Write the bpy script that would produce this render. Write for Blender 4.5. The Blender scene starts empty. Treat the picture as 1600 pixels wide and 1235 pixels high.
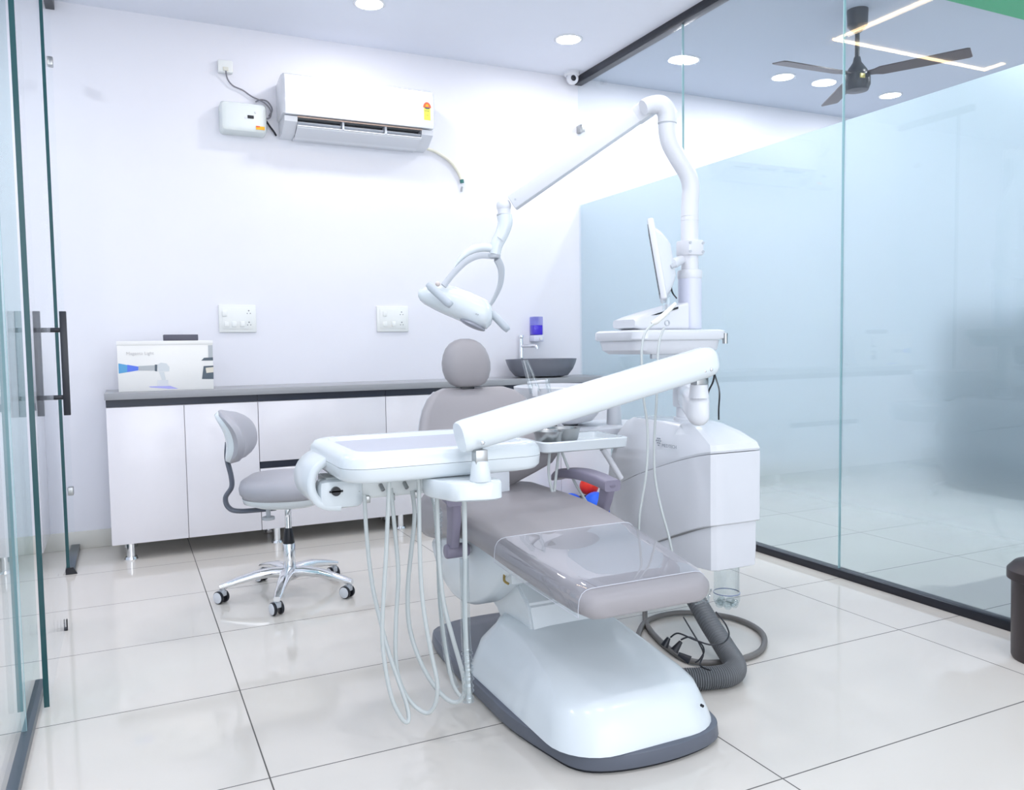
import bpy, bmesh, math, random
import numpy as np
from mathutils import Vector, Matrix
random.seed(7)
SC = bpy.context.scene
COL = SC.collection
V = Vector

# ------------------------------------------------------------ camera, world, exposure
FPX, YAW, PIT, ROL = 1266.5683, 0.4455, 0.0608, -0.0148
CAM = V((-0.297, -1.5049, 1.1041))
_cy, _sy, _cp, _sp = math.cos(YAW), math.sin(YAW), math.cos(PIT), math.sin(PIT)
FW = V((_sy*_cp, _cy*_cp, -_sp)); _r = V((_cy, -_sy, 0)); _u = _r.cross(FW)
RT = math.cos(ROL)*_r + math.sin(ROL)*_u
UP = -math.sin(ROL)*_r + math.cos(ROL)*_u
cd = bpy.data.cameras.new('camera'); cam = bpy.data.objects.new('camera', cd); COL.objects.link(cam)
cam.matrix_world = Matrix(((RT.x, UP.x, -FW.x, CAM.x), (RT.y, UP.y, -FW.y, CAM.y), (RT.z, UP.z, -FW.z, CAM.z), (0, 0, 0, 1)))
cd.sensor_width = 36; cd.lens = FPX/1600*36; cd.clip_start = .05
SC.camera = cam
w = bpy.data.worlds.new('world'); SC.world = w; w.use_nodes = True
w.node_tree.nodes['Background'].inputs[0].default_value = (.88, .91, 1, 1)
w.node_tree.nodes['Background'].inputs[1].default_value = 1.5
vs = SC.view_settings
vs.view_transform = 'Standard'; vs.look = 'None'; vs.gamma = 1; vs.use_curve_mapping = False
vs.exposure = -0.12
LAMP_W = 7.2          # each ceiling downlight
BACK_W = 7.5

def at(px, py, **k):
    """place something seen in the photograph at pixel px,py at a known depth D or on plane X/Y/Z"""
    d = FW + RT*((px-800)/FPX) - UP*((py-617.5)/FPX)
    (a, v), = k.items()
    t = v if a == 'D' else (v - CAM['XYZ'.index(a)])/d['XYZ'.index(a)]
    return CAM + d*t

# ------------------------------------------------------------ materials
MATS = {}
def mat(name, col, rough=.4, metal=0., spec=.5, coat=0., alpha=1., emit=None, es=0., noise=0., nscale=30, trans=0., ior=1.45, bump=0., bscale=200):
    if name in MATS: return MATS[name]
    m = bpy.data.materials.new(name); m.use_nodes = True; nt = m.node_tree
    b = nt.nodes['Principled BSDF']
    b.inputs['Base Color'].default_value = (*col, 1); b.inputs['Roughness'].default_value = rough
    b.inputs['Metallic'].default_value = metal; b.inputs['Specular IOR Level'].default_value = spec
    b.inputs['Coat Weight'].default_value = coat; b.inputs['Coat Roughness'].default_value = .08
    b.inputs['Transmission Weight'].default_value = trans; b.inputs['IOR'].default_value = ior
    b.inputs['Alpha'].default_value = alpha
    if emit: b.inputs['Emission Color'].default_value = (*emit, 1); b.inputs['Emission Strength'].default_value = es
    tc = nt.nodes.new('ShaderNodeTexCoord')
    if noise or not trans:
        n = nt.nodes.new('ShaderNodeTexNoise'); n.inputs['Scale'].default_value = nscale
        nt.links.new(tc.outputs['Object'], n.inputs['Vector'])
        mx = nt.nodes.new('ShaderNodeMix'); mx.data_type = 'RGBA'
        k = 1 - max(noise, .015)
        mx.inputs['A'].default_value = (*col, 1); mx.inputs['B'].default_value = (col[0]*k, col[1]*k, col[2]*k, 1)
        nt.links.new(n.outputs['Fac'], mx.inputs['Factor']); nt.links.new(mx.outputs['Result'], b.inputs['Base Color'])
    if bump:
        n2 = nt.nodes.new('ShaderNodeTexNoise'); n2.inputs['Scale'].default_value = bscale
        nt.links.new(tc.outputs['Object'], n2.inputs['Vector'])
        bp = nt.nodes.new('ShaderNodeBump'); bp.inputs['Strength'].default_value = bump; bp.inputs['Distance'].default_value = .002
        nt.links.new(n2.outputs['Fac'], bp.inputs['Height']); nt.links.new(bp.outputs['Normal'], b.inputs['Normal'])
    MATS[name] = m; return m

def glass_mat(name, tint, ior=1.5, refl=1.0):
    m = bpy.data.materials.new(name); m.use_nodes = True; nt = m.node_tree; nt.nodes.clear()
    o = nt.nodes.new('ShaderNodeOutputMaterial'); mx = nt.nodes.new('ShaderNodeMixShader')
    t = nt.nodes.new('ShaderNodeBsdfTransparent'); t.inputs[0].default_value = (*tint, 1)
    g = nt.nodes.new('ShaderNodeBsdfGlossy'); g.inputs['Roughness'].default_value = 0.0; g.inputs[0].default_value = (refl, refl, refl, 1)
    f = nt.nodes.new('ShaderNodeFresnel'); ge = nt.nodes.new('ShaderNodeNewGeometry'); mp = nt.nodes.new('ShaderNodeMapRange')
    mp.inputs['To Min'].default_value = ior; mp.inputs['To Max'].default_value = 1/ior     # same reflectance from either side of the sheet
    nt.links.new(ge.outputs['Backfacing'], mp.inputs['Value']); nt.links.new(mp.outputs['Result'], f.inputs[0])
    nt.links.new(f.outputs[0], mx.inputs[0]); nt.links.new(t.outputs[0], mx.inputs[1]); nt.links.new(g.outputs[0], mx.inputs[2])
    nt.links.new(mx.outputs[0], o.inputs[0]); MATS[name] = m; return m

def film_mat():
    m = bpy.data.materials.new('frosted film'); m.use_nodes = True; nt = m.node_tree; nt.nodes.clear()
    o = nt.nodes.new('ShaderNodeOutputMaterial'); mx = nt.nodes.new('ShaderNodeMixShader'); mx2 = nt.nodes.new('ShaderNodeMixShader')
    t = nt.nodes.new('ShaderNodeBsdfTranslucent'); t.inputs[0].default_value = (.90, .96, 1, 1)
    d = nt.nodes.new('ShaderNodeBsdfDiffuse'); d.inputs[0].default_value = (.80, .93, 1, 1)
    r = nt.nodes.new('ShaderNodeBsdfRefraction'); r.inputs['Roughness'].default_value = .55; r.inputs['IOR'].default_value = 1.35
    r.inputs[0].default_value = (.92, .98, 1, 1)
    mx.inputs[0].default_value = .50; mx2.inputs[0].default_value = .60
    nt.links.new(t.outputs[0], mx.inputs[1]); nt.links.new(d.outputs[0], mx.inputs[2])
    nt.links.new(mx.outputs[0], mx2.inputs[1]); nt.links.new(r.outputs[0], mx2.inputs[2])
    # gradient film: clear glass near the floor, fully frosted above hip height
    tr = nt.nodes.new('ShaderNodeBsdfTransparent'); mx3 = nt.nodes.new('ShaderNodeMixShader')
    tr.inputs[0].default_value = (.93, .97, .98, 1)
    g = nt.nodes.new('ShaderNodeNewGeometry'); sp = nt.nodes.new('ShaderNodeSeparateXYZ'); mr = nt.nodes.new('ShaderNodeMapRange')
    mr.interpolation_type = 'SMOOTHSTEP'; mr.inputs['From Min'].default_value = .16; mr.inputs['From Max'].default_value = .72
    nt.links.new(g.outputs['Position'], sp.inputs[0]); nt.links.new(sp.outputs['Z'], mr.inputs['Value'])
    nt.links.new(mr.outputs['Result'], mx3.inputs[0]); nt.links.new(tr.outputs[0], mx3.inputs[1]); nt.links.new(mx2.outputs[0], mx3.inputs[2])
    nt.links.new(mx3.outputs[0], o.inputs[0]); return m

def floor_mat():
    m = mat('glossy cream floor tiles', (.80, .785, .76), .07, spec=.5, noise=.0)
    nt = m.node_tree; b = nt.nodes['Principled BSDF']
    tc = nt.nodes.new('ShaderNodeTexCoord'); br = nt.nodes.new('ShaderNodeTexBrick')
    br.offset = 0; br.squash = 1
    br.inputs['Scale'].default_value = 1; br.inputs['Brick Width'].default_value = 1.1647; br.inputs['Row Height'].default_value = .6
    br.inputs['Mortar Size'].default_value = .0021; br.inputs['Mortar Smooth'].default_value = .1
    nt.links.new(tc.outputs['Object'], br.inputs['Vector'])
    n = nt.nodes.new('ShaderNodeTexNoise'); n.inputs['Scale'].default_value = 2.2; n.inputs['Detail'].default_value = 4
    nt.links.new(tc.outputs['Object'], n.inputs['Vector'])
    mx = nt.nodes.new('ShaderNodeMix'); mx.data_type = 'RGBA'
    mx.inputs['A'].default_value = (.67, .64, .59, 1); mx.inputs['B'].default_value = (.62, .592, .55, 1)
    nt.links.new(n.outputs['Fac'], mx.inputs['Factor'])
    nt.links.new(mx.outputs['Result'], br.inputs['Color1']); nt.links.new(mx.outputs['Result'], br.inputs['Color2'])
    br.inputs['Mortar'].default_value = (.10, .095, .09, 1)
    nt.links.new(br.outputs['Color'], b.inputs['Base Color'])
    mr = nt.nodes.new('ShaderNodeMapRange'); mr.inputs['To Min'].default_value = .06; mr.inputs['To Max'].default_value = .6
    nt.links.new(br.outputs['Fac'], mr.inputs['Value']); nt.links.new(mr.outputs['Result'], b.inputs['Roughness'])
    return m

WALL = mat('white painted wall', (.80, .805, .86), .55, noise=.02, nscale=8)
CEIL = mat('white painted ceiling', (.82, .85, .93), .7, noise=.02, nscale=8)
FLOOR = floor_mat()
SKIRT = mat('cream skirting tile', (.66, .65, .60), .25)
PLAS = mat('glossy white dental plastic', (.70, .755, .785), .24, coat=.3)
PLAS2 = mat('warm white plastic', (.71, .725, .765), .3)
LAV = mat('pale lavender white plastic', (.68, .70, .82), .3)
GREYP = mat('light grey plastic', (.50, .53, .57), .35)
UPH = mat('taupe grey leatherette', (.345, .33, .345), .42, noise=.05, nscale=6, bump=.12, bscale=500)
UPH2 = mat('cool grey leatherette', (.40, .40, .44), .42, noise=.05, nscale=6, bump=.12, bscale=500)
MAUVE = mat('mauve grey moulded plastic', (.255, .235, .31), .4)
DGREY = mat('dark slate grey plastic', (.115, .13, .165), .35)
BLACK = mat('black plastic', (.012, .014, .02), .35)
BLACKM = mat('matt black frame', (.012, .014, .022), .3)
RUBBER = mat('dark rubber', (.06, .06, .06), .5)
CHROME = mat('polished chrome', (.82, .83, .85), .12, metal=1)
STEEL = mat('brushed steel', (.42, .43, .43), .28, metal=1)
HOSE = mat('grey silicone hose', (.52, .56, .56), .4)
CORR = mat('grey corrugated tube', (.13, .14, .15), .4)
HOSED = mat('taupe grey hose', (.16, .155, .15), .45)
CAB = mat('glossy white laminate', (.80, .79, .83), .18)
TOP = mat('grey stone worktop', (.33, .34, .36), .3, noise=.05, nscale=40)
NAVY = mat('black blue laminate strip', (.018, .024, .042), .3)
SINK = mat('slate grey ceramic', (.17, .18, .215), .35)
AC = mat('glossy white casing', (.73, .75, .79), .2, coat=.3)
GLASS = glass_mat('clear glass pane', (.95, .975, .985))
GLASSG = glass_mat('green tinted glass', (.72, .86, .86))
GEDGE = mat('dark green glass edge', (.015, .075, .085), .15)
LEDGE = mat('pale green glass joint', (.35, .55, .58), .15)
FILM = film_mat()
CLEAR = glass_mat('clear plastic sheet', (.96, .97, .99), 1.75)
CLEAR2 = glass_mat('milky plastic sleeve', (.88, .91, .92), 1.9)
LAMP = mat('lit lamp diffuser', (1, 1, 1), .5, emit=(.97, .98, 1), es=14)
LED = mat('warm led strip', (1, .9, .7), .5, emit=(1, .72, .42), es=16)
GREEN = mat('green panel', (.01, .42, .16), .5)
BROWN = mat('dark brown fan enamel', (.07, .052, .055), .4)
FANK = mat('graphite fan motor', (.03, .036, .045), .35)
BLUEB = mat('blue rubber', (.01, .12, .80), .35)
REDB = mat('red rubber', (.80, .03, .015), .35)
YEL = mat('yellow paper label', (.85, .80, .10), .5)
REDL = mat('red orange label print', (.80, .16, .06), .5)
ORG = mat('orange label print', (.95, .48, .02), .5)
SEA = mat('sea green print', (.03, .16, .15), .5)
CARD = mat('white carton', (.82, .82, .80), .4)
PRINTG = mat('grey carton print', (.45, .48, .50), .5)
PRINTL = mat('faint grey print', (.60, .60, .60), .6)
BLUEP = mat('blue violet print', (.10, .19, .75), .5)
BLUEP2 = mat('sky blue print', (.10, .35, .62), .5)
BLUEP3 = mat('pale violet print', (.42, .42, .82), .5)
SLATE = mat('slate print', (.09, .12, .15), .5)
BIN = mat('dark brown bin plastic', (.035, .026, .028), .4)
SOAP = mat('violet liquid soap', (.10, .03, .75), .1, coat=.5)
CLRS = glass_mat('clear tank', (.72, .72, .93), 1.45)
DSOFA = mat('dark navy fabric', (.02, .03, .05), .8)
SWG = mat('ivory white switch plastic', (.82, .84, .82), .3)
HOLE = mat('socket hole', (.25, .26, .28), .5)
CREAMP = mat('cream insulation tape', (.78, .76, .64), .6)

# ------------------------------------------------------------ mesh helpers
def rr(x0, x1, y0, y1, r, n=5):
    out = []
    r = min(r, (x1-x0)/2-1e-5, (y1-y0)/2-1e-5)
    for cx, cy, a0 in ((x1-r, y1-r, 0), (x0+r, y1-r, 90), (x0+r, y0+r, 180), (x1-r, y0+r, 270)):
        for i in range(n+1):
            a = math.radians(a0+90*i/n); out.append((cx+r*math.cos(a), cy+r*math.sin(a)))
    return out
def cat(P, k=6, closed=False):
    P = [V(p) for p in P]; n = len(P); out = []
    rng = range(n if closed else n-1)
    for i in rng:
        if closed: a, b, c, d = P[(i-1) % n], P[i], P[(i+1) % n], P[(i+2) % n]
        else: a, b, c, d = P[max(i-1, 0)], P[i], P[i+1], P[min(i+2, n-1)]
        for j in range(k):
            t = j/k
            out.append(.5*((2*b)+(c-a)*t+(2*a-5*b+4*c-d)*t*t+(3*b-a-3*c+d)*t**3))
    if not closed: out.append(P[-1])
    return out
class MB:
    def __init__(s, M=None): s.bm = bmesh.new(); s.M = M
    def merge(s, b2, M=None):
        if M is not None: b2.transform(M)
        me = bpy.data.meshes.new('t'); b2.to_mesh(me); s.bm.from_mesh(me); bpy.data.meshes.remove(me); b2.free(); return s
    def box(s, x0, x1, y0, y1, z0, z1, r=0, seg=2, M=None):
        b = bmesh.new(); bmesh.ops.create_cube(b, size=1)
        b.transform(Matrix.Translation(((x0+x1)/2, (y0+y1)/2, (z0+z1)/2)) @ Matrix.Diagonal((x1-x0, y1-y0, z1-z0, 1)))
        if r: bmesh.ops.bevel(b, geom=b.edges[:], offset=min(r, .49*min(x1-x0, y1-y0, z1-z0)), segments=seg, profile=.5, affect='EDGES')
        return s.merge(b, M)
    def obox(s, c, ax, ay, az, hx, hy, hz, r=0, seg=2):
        M = Matrix(((ax.x, ay.x, az.x, c.x), (ax.y, ay.y, az.y, c.y), (ax.z, ay.z, az.z, c.z), (0, 0, 0, 1)))
        return s.box(-hx, hx, -hy, hy, -hz, hz, r, seg, M)
    def loft(s, rings, cap=True, closed=True):
        vs = [[s.bm.verts.new(p) for p in R] for R in rings]; n = len(vs[0])
        for a, b in zip(vs[:-1], vs[1:]):
            for i in range(n if closed else n-1):
                j = (i+1) % n
                try: s.bm.faces.new((a[i], a[j], b[j], b[i]))
                except ValueError: pass
        if cap:
            try: s.bm.faces.new(vs[0][::-1]); s.bm.faces.new(vs[-1])
            except ValueError: pass
        return s
    def tube(s, pts, r, n=12, k=6, smooth=True, closed=False, flat=1.0, cap=True):
        P = cat(pts, k, closed) if smooth and len(pts) > 2 else [V(p) for p in pts]
        m = len(P)
        if isinstance(r, (list, tuple)):
            R = list(np.interp(np.linspace(0, 1, m), np.linspace(0, 1, len(r)), r))
        else: R = [r]*m
        T = []
        for i in range(m):
            a = P[(i-1) % m] if closed else P[max(i-1, 0)]; b = P[(i+1) % m] if closed else P[min(i+1, m-1)]
            T.append((b-a).normalized())
        u = T[0].cross(V((0, 0, 1)))
        if u.length < .1: u = T[0].cross(V((0, 1, 0)))
        u.normalize(); rings = []
        for i in range(m):
            u = (u - T[i]*u.dot(T[i])).normalized(); v = T[i].cross(u)
            rings.append([P[i]+(u*math.cos(2*math.pi*j/n)+v*math.sin(2*math.pi*j/n)*flat)*R[i] for j in range(n)])
        if closed: rings.append(rings[0])
        s.loft(rings, cap and not closed)
        if closed: bmesh.ops.remove_doubles(s.bm, verts=s.bm.verts, dist=1e-6)
        return s
    def cyl(s, p0, p1, r0, r1=None, n=24, bev=0):
        p0, p1 = V(p0), V(p1); r1 = r0 if r1 is None else r1
        if bev:
            d = (p1-p0).normalized()
            return s.tube([p0, p0+d*bev*.3, p0+d*bev, p1-d*bev, p1-d*bev*.3, p1], 1, n=n, smooth=False) if False else s._bc(p0, p1, r0, r1, n, bev)
        return s.tube([p0, p1], [r0, r1], n=n, smooth=False)
    def _bc(s, p0, p1, r0, r1, n, b):
        d = (p1-p0).normalized(); u = d.cross(V((0, 0, 1)))
        if u.length < .1: u = d.cross(V((0, 1, 0)))
        u.normalize(); v = d.cross(u)
        def ring(p, r): return [p+(u*math.cos(2*math.pi*j/n)+v*math.sin(2*math.pi*j/n))*r for j in range(n)]
        return s.loft([ring(p0, r0-b), ring(p0+d*b*.3, r0-b*.3), ring(p0+d*b, r0), ring(p1-d*b, r1), ring(p1-d*b*.3, r1-b*.3), ring(p1, r1-b)])
    def lathe(s, prof, c=(0, 0, 0), n=36, M=None):
        b = MB(); c = V(c)
        rings = [[V((max(r, 1e-5)*math.cos(2*math.pi*j/n), max(r, 1e-5)*math.sin(2*math.pi*j/n), z)) for j in range(n)] for r, z in prof]
        solid = prof[0][0] < 1e-3 and prof[-1][0] < 1e-3
        if not solid: rings.append(rings[0])
        b.loft(rings, cap=False); bmesh.ops.remove_doubles(b.bm, verts=b.bm.verts, dist=1e-7); T = Matrix.Translation(c)
        return s.merge(b.bm, T @ M if M is not None else T)
    def sph(s, c, r, sc=(1, 1, 1), M=None, seg=24):
        b = bmesh.new(); bmesh.ops.create_uvsphere(b, u_segments=seg, v_segments=seg//2, radius=r)
        b.transform(Matrix.Diagonal((*sc, 1)))
        if M is not None: b.transform(M)
        return s.merge(b, Matrix.Translation(V(c)))
    def prism(s, pts, vec):
        vec = V(vec); pts = [V(p) for p in pts]
        return s.loft([pts, [p+vec for p in pts]])
    def build(s, name, m, parent=None, ang=35, kind=None, label=None, cat_=None, group=None, subd=0):
        bm = s.bm
        if s.M is not None: bm.transform(s.M)
        bmesh.ops.remove_doubles(bm, verts=bm.verts, dist=1e-6)
        bmesh.ops.recalc_face_normals(bm, faces=bm.faces)
        co = np.array([v.co for v in bm.verts]); c = V(((co.min(0)+co.max(0))/2).tolist())
        bm.transform(Matrix.Translation(-c))
        me = bpy.data.meshes.new(name); bm.to_mesh(me); bm.free(); me.materials.append(m)
        me.shade_smooth(); me.set_sharp_from_angle(angle=math.radians(ang))
        o = bpy.data.objects.new(name, me); COL.objects.link(o); o['wpos'] = list(c)
        if parent is not None: o.parent = parent; o.location = c - V(parent['wpos'])
        else: o.location = c
        if kind: o['kind'] = kind
        if label: o['label'] = label
        if cat_: o['category'] = cat_
        if group: o['group'] = group
        if subd:
            md = o.modifiers.new('s', 'SUBSURF'); md.levels = subd; md.render_levels = subd
        return o
def thing(name, label, cat_, loc, group=None, kind=None):
    o = bpy.data.objects.new(name, None); COL.objects.link(o); o.location = loc; o['wpos'] = list(loc)
    o.empty_display_size = .05
    o['label'] = label; o['category'] = cat_
    if group: o['group'] = group
    if kind: o['kind'] = kind
    return o
def copy_thing(r, delta, label):
    c = r.copy(); COL.objects.link(c); c.location = r.location+V(delta); c['label'] = label; c['wpos'] = list(c.location)
    for ch in list(r.children):
        d = ch.copy(); COL.objects.link(d); d.parent = c
    return c
def text(body, size, c, ax, ay, m, parent, name='lettering', ext=.0004, align='LEFT'):
    cu = bpy.data.curves.new(name, 'FONT'); cu.body = body; cu.size = size; cu.extrude = ext; cu.align_x = align
    o = bpy.data.objects.new(name, cu); COL.objects.link(o)
    dg = bpy.context.evaluated_depsgraph_get(); me = bpy.data.meshes.new_from_object(o.evaluated_get(dg))
    bpy.data.objects.remove(o); me.materials.clear(); me.materials.append(m)
    ax, ay = V(ax).normalized(), V(ay).normalized(); az = ax.cross(ay); c = V(c)
    me.transform(Matrix(((ax.x, ay.x, az.x, 0), (ax.y, ay.y, az.y, 0), (ax.z, ay.z, az.z, 0), (0, 0, 0, 1))))
    o = bpy.data.objects.new(name, me); COL.objects.link(o); o.parent = parent; o.location = c-V(parent['wpos']); o['wpos'] = list(c)
    return o

# ------------------------------------------------------------ room shell
XG, YW, H = 2.696, 3.605, 3.0
S = 'structure'
MB().box(-2.4, 6.8, -3.2, YW+.1, -.08, 0).build('floor', FLOOR, kind=S)
MB().box(-2.4, XG, -1.6, YW+.1, H, H+.08).build('ceiling', CEIL, kind=S)
MB().box(XG+.001, 6.8, -1.6, YW+.1, H, H+.08).build('ceiling', mat('dimmed blue grey ceiling', (.56, .62, .72), .7), kind=S)  # ceiling beyond the glass, its dimness put into a darker colour
MB().box(-2.4, 6.8, YW, YW+.12, 0, H).build('wall_back', WALL, kind=S)
MB().box(-2.4, -2.28, -3.2, YW, 0, H).build('wall_left', WALL, kind=S)
MB().box(6.68, 6.8, -3.2, YW, 0, H).build('wall_right', WALL, kind=S)
MB().box(-2.28, 6.68, YW-.012, YW, 0, .10, .002).build('baseboard_back', SKIRT, kind=S)
# clear tile slab of floor origin fix
fl = bpy.data.objects['floor']
fl.data.transform(Matrix.Translation(fl.location)); fl.location = (0, 0, 0)

# right glass partition: four panes in black channels, frosted film up to 2.105 m
ys = [YW-.003, 2.402, 1.228, .054, -1.12]
for i in range(4):
    y1, y0 = ys[i]-.002, ys[i+1]+.002
    p = MB().box(XG, XG+.012, y0, y1, .035, H-.05).build('window_%d' % (i+1), GLASS, kind=S)
    MB().box(XG+.0135, XG+.0165, y0, y1, .036, 2.105).build('frosted_film', FILM, p, label='frosted film on the lower glass')
    MB().box(XG-.0005, XG+.0125, y0-.003, y0+.0005, .035, H-.05).build('glass_joint', LEDGE, p)
MB().box(XG-.022, XG+.032, -1.12, YW, 0, .036, .002).build('trim_1', BLACKM, kind=S)
MB().box(XG-.022, XG+.032, -1.12, YW, H-.052, H, .002).build('trim_2', BLACKM, kind=S)
for z in (2.637, .42):
    MB().box(XG-.012, XG+.024, YW-.06, YW, z-.025, z+.025, .002).build('glass_clip', STEEL, bpy.data.objects['window_1'])

# left glass partition: fixed pane, overlapping tinted pane, sliding door, far fixed pane
XL = -.594
g1 = MB().box(XL-.006, XL+.006, -1.2, 1.122, .03, H).build('window_5', GLASS, kind=S)
g2 = MB().box(XL-.006, XL+.006, 1.126, 1.53, .03, H).build('window_6', GLASSG, kind=S)
MB().box(XL-.0065, XL+.0065, 1.121, 1.127, .03, H).build('glass_joint', LEDGE, g1)
g3 = MB().box(-.594, -.582, 3.042, YW-.002, .03, H-.03).build('window_7', GLASS, kind=S)
MB().box(-.5955, -.5805, 3.036, 3.043, .03, H-.03).build('glass_edge', GEDGE, g3)
MB().box(XL-.02, XL+.02, -1.2, 1.53, 0, .03, .002).build('trim_3', mat('grey metal channel', (.10, .13, .16), .3, metal=.6), kind=S)
tb = MB().box(-.60, -.56, 3.04, YW, 0, .03, .002).build('trim_4', mat('grey metal channel', (.1, .1, .1)), kind=S)
MB().prism([(-.612, 3.03, 0), (-.548, 3.03, 0), (-.565, 3.03, .034), (-.595, 3.03, .034)], (0, .014, 0)).build('end_cap', BLACK, tb)
MB().box(-.60, -.56, 2.9, YW, H-.05, H, .002).build('trim_5', BLACKM, kind=S)
for z in (2.614, .36):
    MB().box(-.592, -.568, 3.39, 3.44, z-.022, z+.022, .004).build('glass_clip', STEEL, g3)
dr = MB().box(-.559, -.547, 1.320, 2.24, .014, 2.9).build('door_1', GLASS, kind=S)
MB().box(-.5605, -.5455, 1.313, 1.321, .014, 2.9).build('glass_edge', GEDGE, dr)
for sx, nm in ((1, 'handle_bar'), (-1, 'handle_bar')):
    x = -.553+(.050 if sx > 0 else -.040)
    hb = MB().box(x-.012, x+.012, 2.075-.012, 2.075+.012, .86, 1.262, .002).build('door_handle', BLACKM, dr)
    m = MB()
    for z in (.93, 1.19): m.cyl((-.553+sx*.006, 2.075, z), (x, 2.075, z), .009, n=16)
    m.build('standoff', BLACKM, hb)
gd = thing('door_guide', 'small black forked floor guide beneath the sliding glass door', 'door guide', (-.555, 2.12, 0))
MB().box(-.566, -.540, 2.112, 2.128, 0, .012, .002).build('base', BLACK, gd)
for x in (-.5635, -.5425): MB().box(x-.0025, x+.0025, 2.113, 2.127, .010, .045, .002).build('prong', BLACK, gd)

# ------------------------------------------------------------ downlights
def downlight(x, y, label, first=None):
    if first: return copy_thing(first, (x-first.location.x, y-first.location.y, 0), label)
    t = thing('ceiling_light', label, 'ceiling light', (x, y, H), 'round downlights in the ceiling')
    MB().lathe([(.074, 0), (.088, 0), (.088, -.004), (.080, -.008), (.074, -.006)], (x, y, H)).build('trim_ring', AC, t)
    MB().lathe([(0, -.001), (.0735, -.001), (.0735, -.006), (0, -.008)], (x, y, H)).build('diffuser', LAMP, t)
    return t
def area(name, x, y, z, size, power, col=(.97, .955, 1), rot=(0, 0, 0), shape='DISK', sy=None):
    l = bpy.data.lights.new(name, 'AREA'); l.shape = shape; l.size = size; l.energy = power; l.color = col
    if sy: l.size_y = sy
    o = bpy.data.objects.new(name, l); COL.objects.link(o); o.location = (x, y, z); o.rotation_euler = rot; return o
d0 = downlight(1.0, 2.962, 'round ceiling light above the wall air conditioner')
downlight(2.27, 2.984, 'round ceiling light near the black rail and corner camera', d0)
downlight(3.19, 2.995, 'ceiling light beyond the glass closest to the black rail, left of the fan', d0)
downlight(4.042, 3.0, 'ceiling light beyond the glass left of the fan, over its blade tip', d0)
downlight(5.141, 3.0, 'ceiling light beyond the glass right of the fan motor', d0)
for x, y in ((1.0, 2.962), (2.27, 2.984), (3.19, 2.995), (4.042, 3.0), (5.141, 3.0)):
    area('downlight', x, y, H-.012, .15, LAMP_W if x < XG else LAMP_W*1.5)
for x in (-.1, 1.0, 2.1):
    for y in (1.2, -.3):
        area('downlight', x, y, H-.012, .15, BACK_W)
area('downlight', -1.4, 2.6, H-.012, .15, 16); area('downlight', -1.4, .6, H-.012, .15, 16)
area('downlight', 4.1, 1.2, H-.03, .15, 30); area('downlight', 5.4, 1.2, H-.03, .15, 26)  # unseen lamps, made strong to brighten the frosted film from behind
# daylight lamp: unseen, added behind the camera as soft fill
area('front_fill', 1.0, -3.1, 1.6, 3.2, 60, (.88, .94, 1), (math.radians(90), 0, 0), 'RECTANGLE', 2.6)

# led profile on the near ceiling (seen mirrored in the glass), fan and panel in the next room
led = MB()
led.box(1.574, 1.592, .9, 2.32, H-.012, H-.001)
led.box(.155, 1.592, 2.302, 2.32, H-.012, H-.001).box(.149, .167, 2.17, 2.32, H-.012, H-.001)
led.build('led_strip', LED, label='thin warm LED line light reflected in the right-hand glass', cat_='strip light')
MB().box(2.95, 6.6, -.4, 1.61, H-.02, H-.001, .002).build('ceiling_panel', GREEN, label='bright green ceiling panel beyond the glass, top right corner', cat_='ceiling panel')
f = thing('ceiling_fan', 'dark three-bladed ceiling fan seen through the glass partition', 'fan', (3.585, 1.94, H))
MB().lathe([(0, 0), (.058, 0), (.055, -.09), (.022, -.125), (0, -.125)], (3.585, 1.94, H)).build('canopy', FANK, f)
MB().cyl((3.585, 1.94, 2.89), (3.585, 1.94, 2.69), .013).build('rod', FANK, f)
MB().lathe([(0, -.265), (.018, -.265), (.024, -.295), (.045, -.325), (.058, -.345), (.058, -.36), (.072, -.368), (.074, -.425), (.062, -.455), (0, -.46)], (3.585, 1.94, H)).build('motor', FANK, f)
MB().box(3.535, 3.57, 1.868, 1.876, 2.595, 2.62, .001, M=None).build('motor_label', mat('brass label', (.6, .5, .15), .4), f)
for adeg in (58, 178, 298):
    c = V((3.585, 1.94, 2.635)); a = math.radians(adeg); d = V((math.cos(a), math.sin(a), 0)); s_ = d.cross(V((0, 0, 1)))
    tw = s_*.985+V((0, 0, .17)); ring = []
    for t, wd in ((.06, .022), (.10, .030), (.13, .046), (.3, .050), (.565, .054), (.58, .046)):
        ring.append([c+d*t+tw*wd+V((0, 0, .003)), c+d*t-tw*wd+V((0, 0, .003)), c+d*t-tw*wd-V((0, 0, .003)), c+d*t+tw*wd-V((0, 0, .003))])
    MB().loft(ring).build('blade', BROWN, f)

# dark chair blurred behind the frosted glass
sf = thing('armchair', 'dark shape blurred behind the frosted glass at the right edge', 'armchair', (3.5, .55, 0))
MB().box(3.14, 3.8, .12, .92, .42, .56, .06).build('seat', DSOFA, sf)
MB().box(3.02, 3.18, .10, .98, .42, 1.22, .07).build('backrest', DSOFA, sf)
MB().cyl((3.42, .5, .02), (3.42, .5, .43), .03).build('pedestal', BLACK, sf)
MB().lathe([(0, 0), (.20, 0), (.20, .012), (.03, .03), (0, .03)], (3.42, .5, 0)).build('foot_plate', BLACK, sf)

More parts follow.
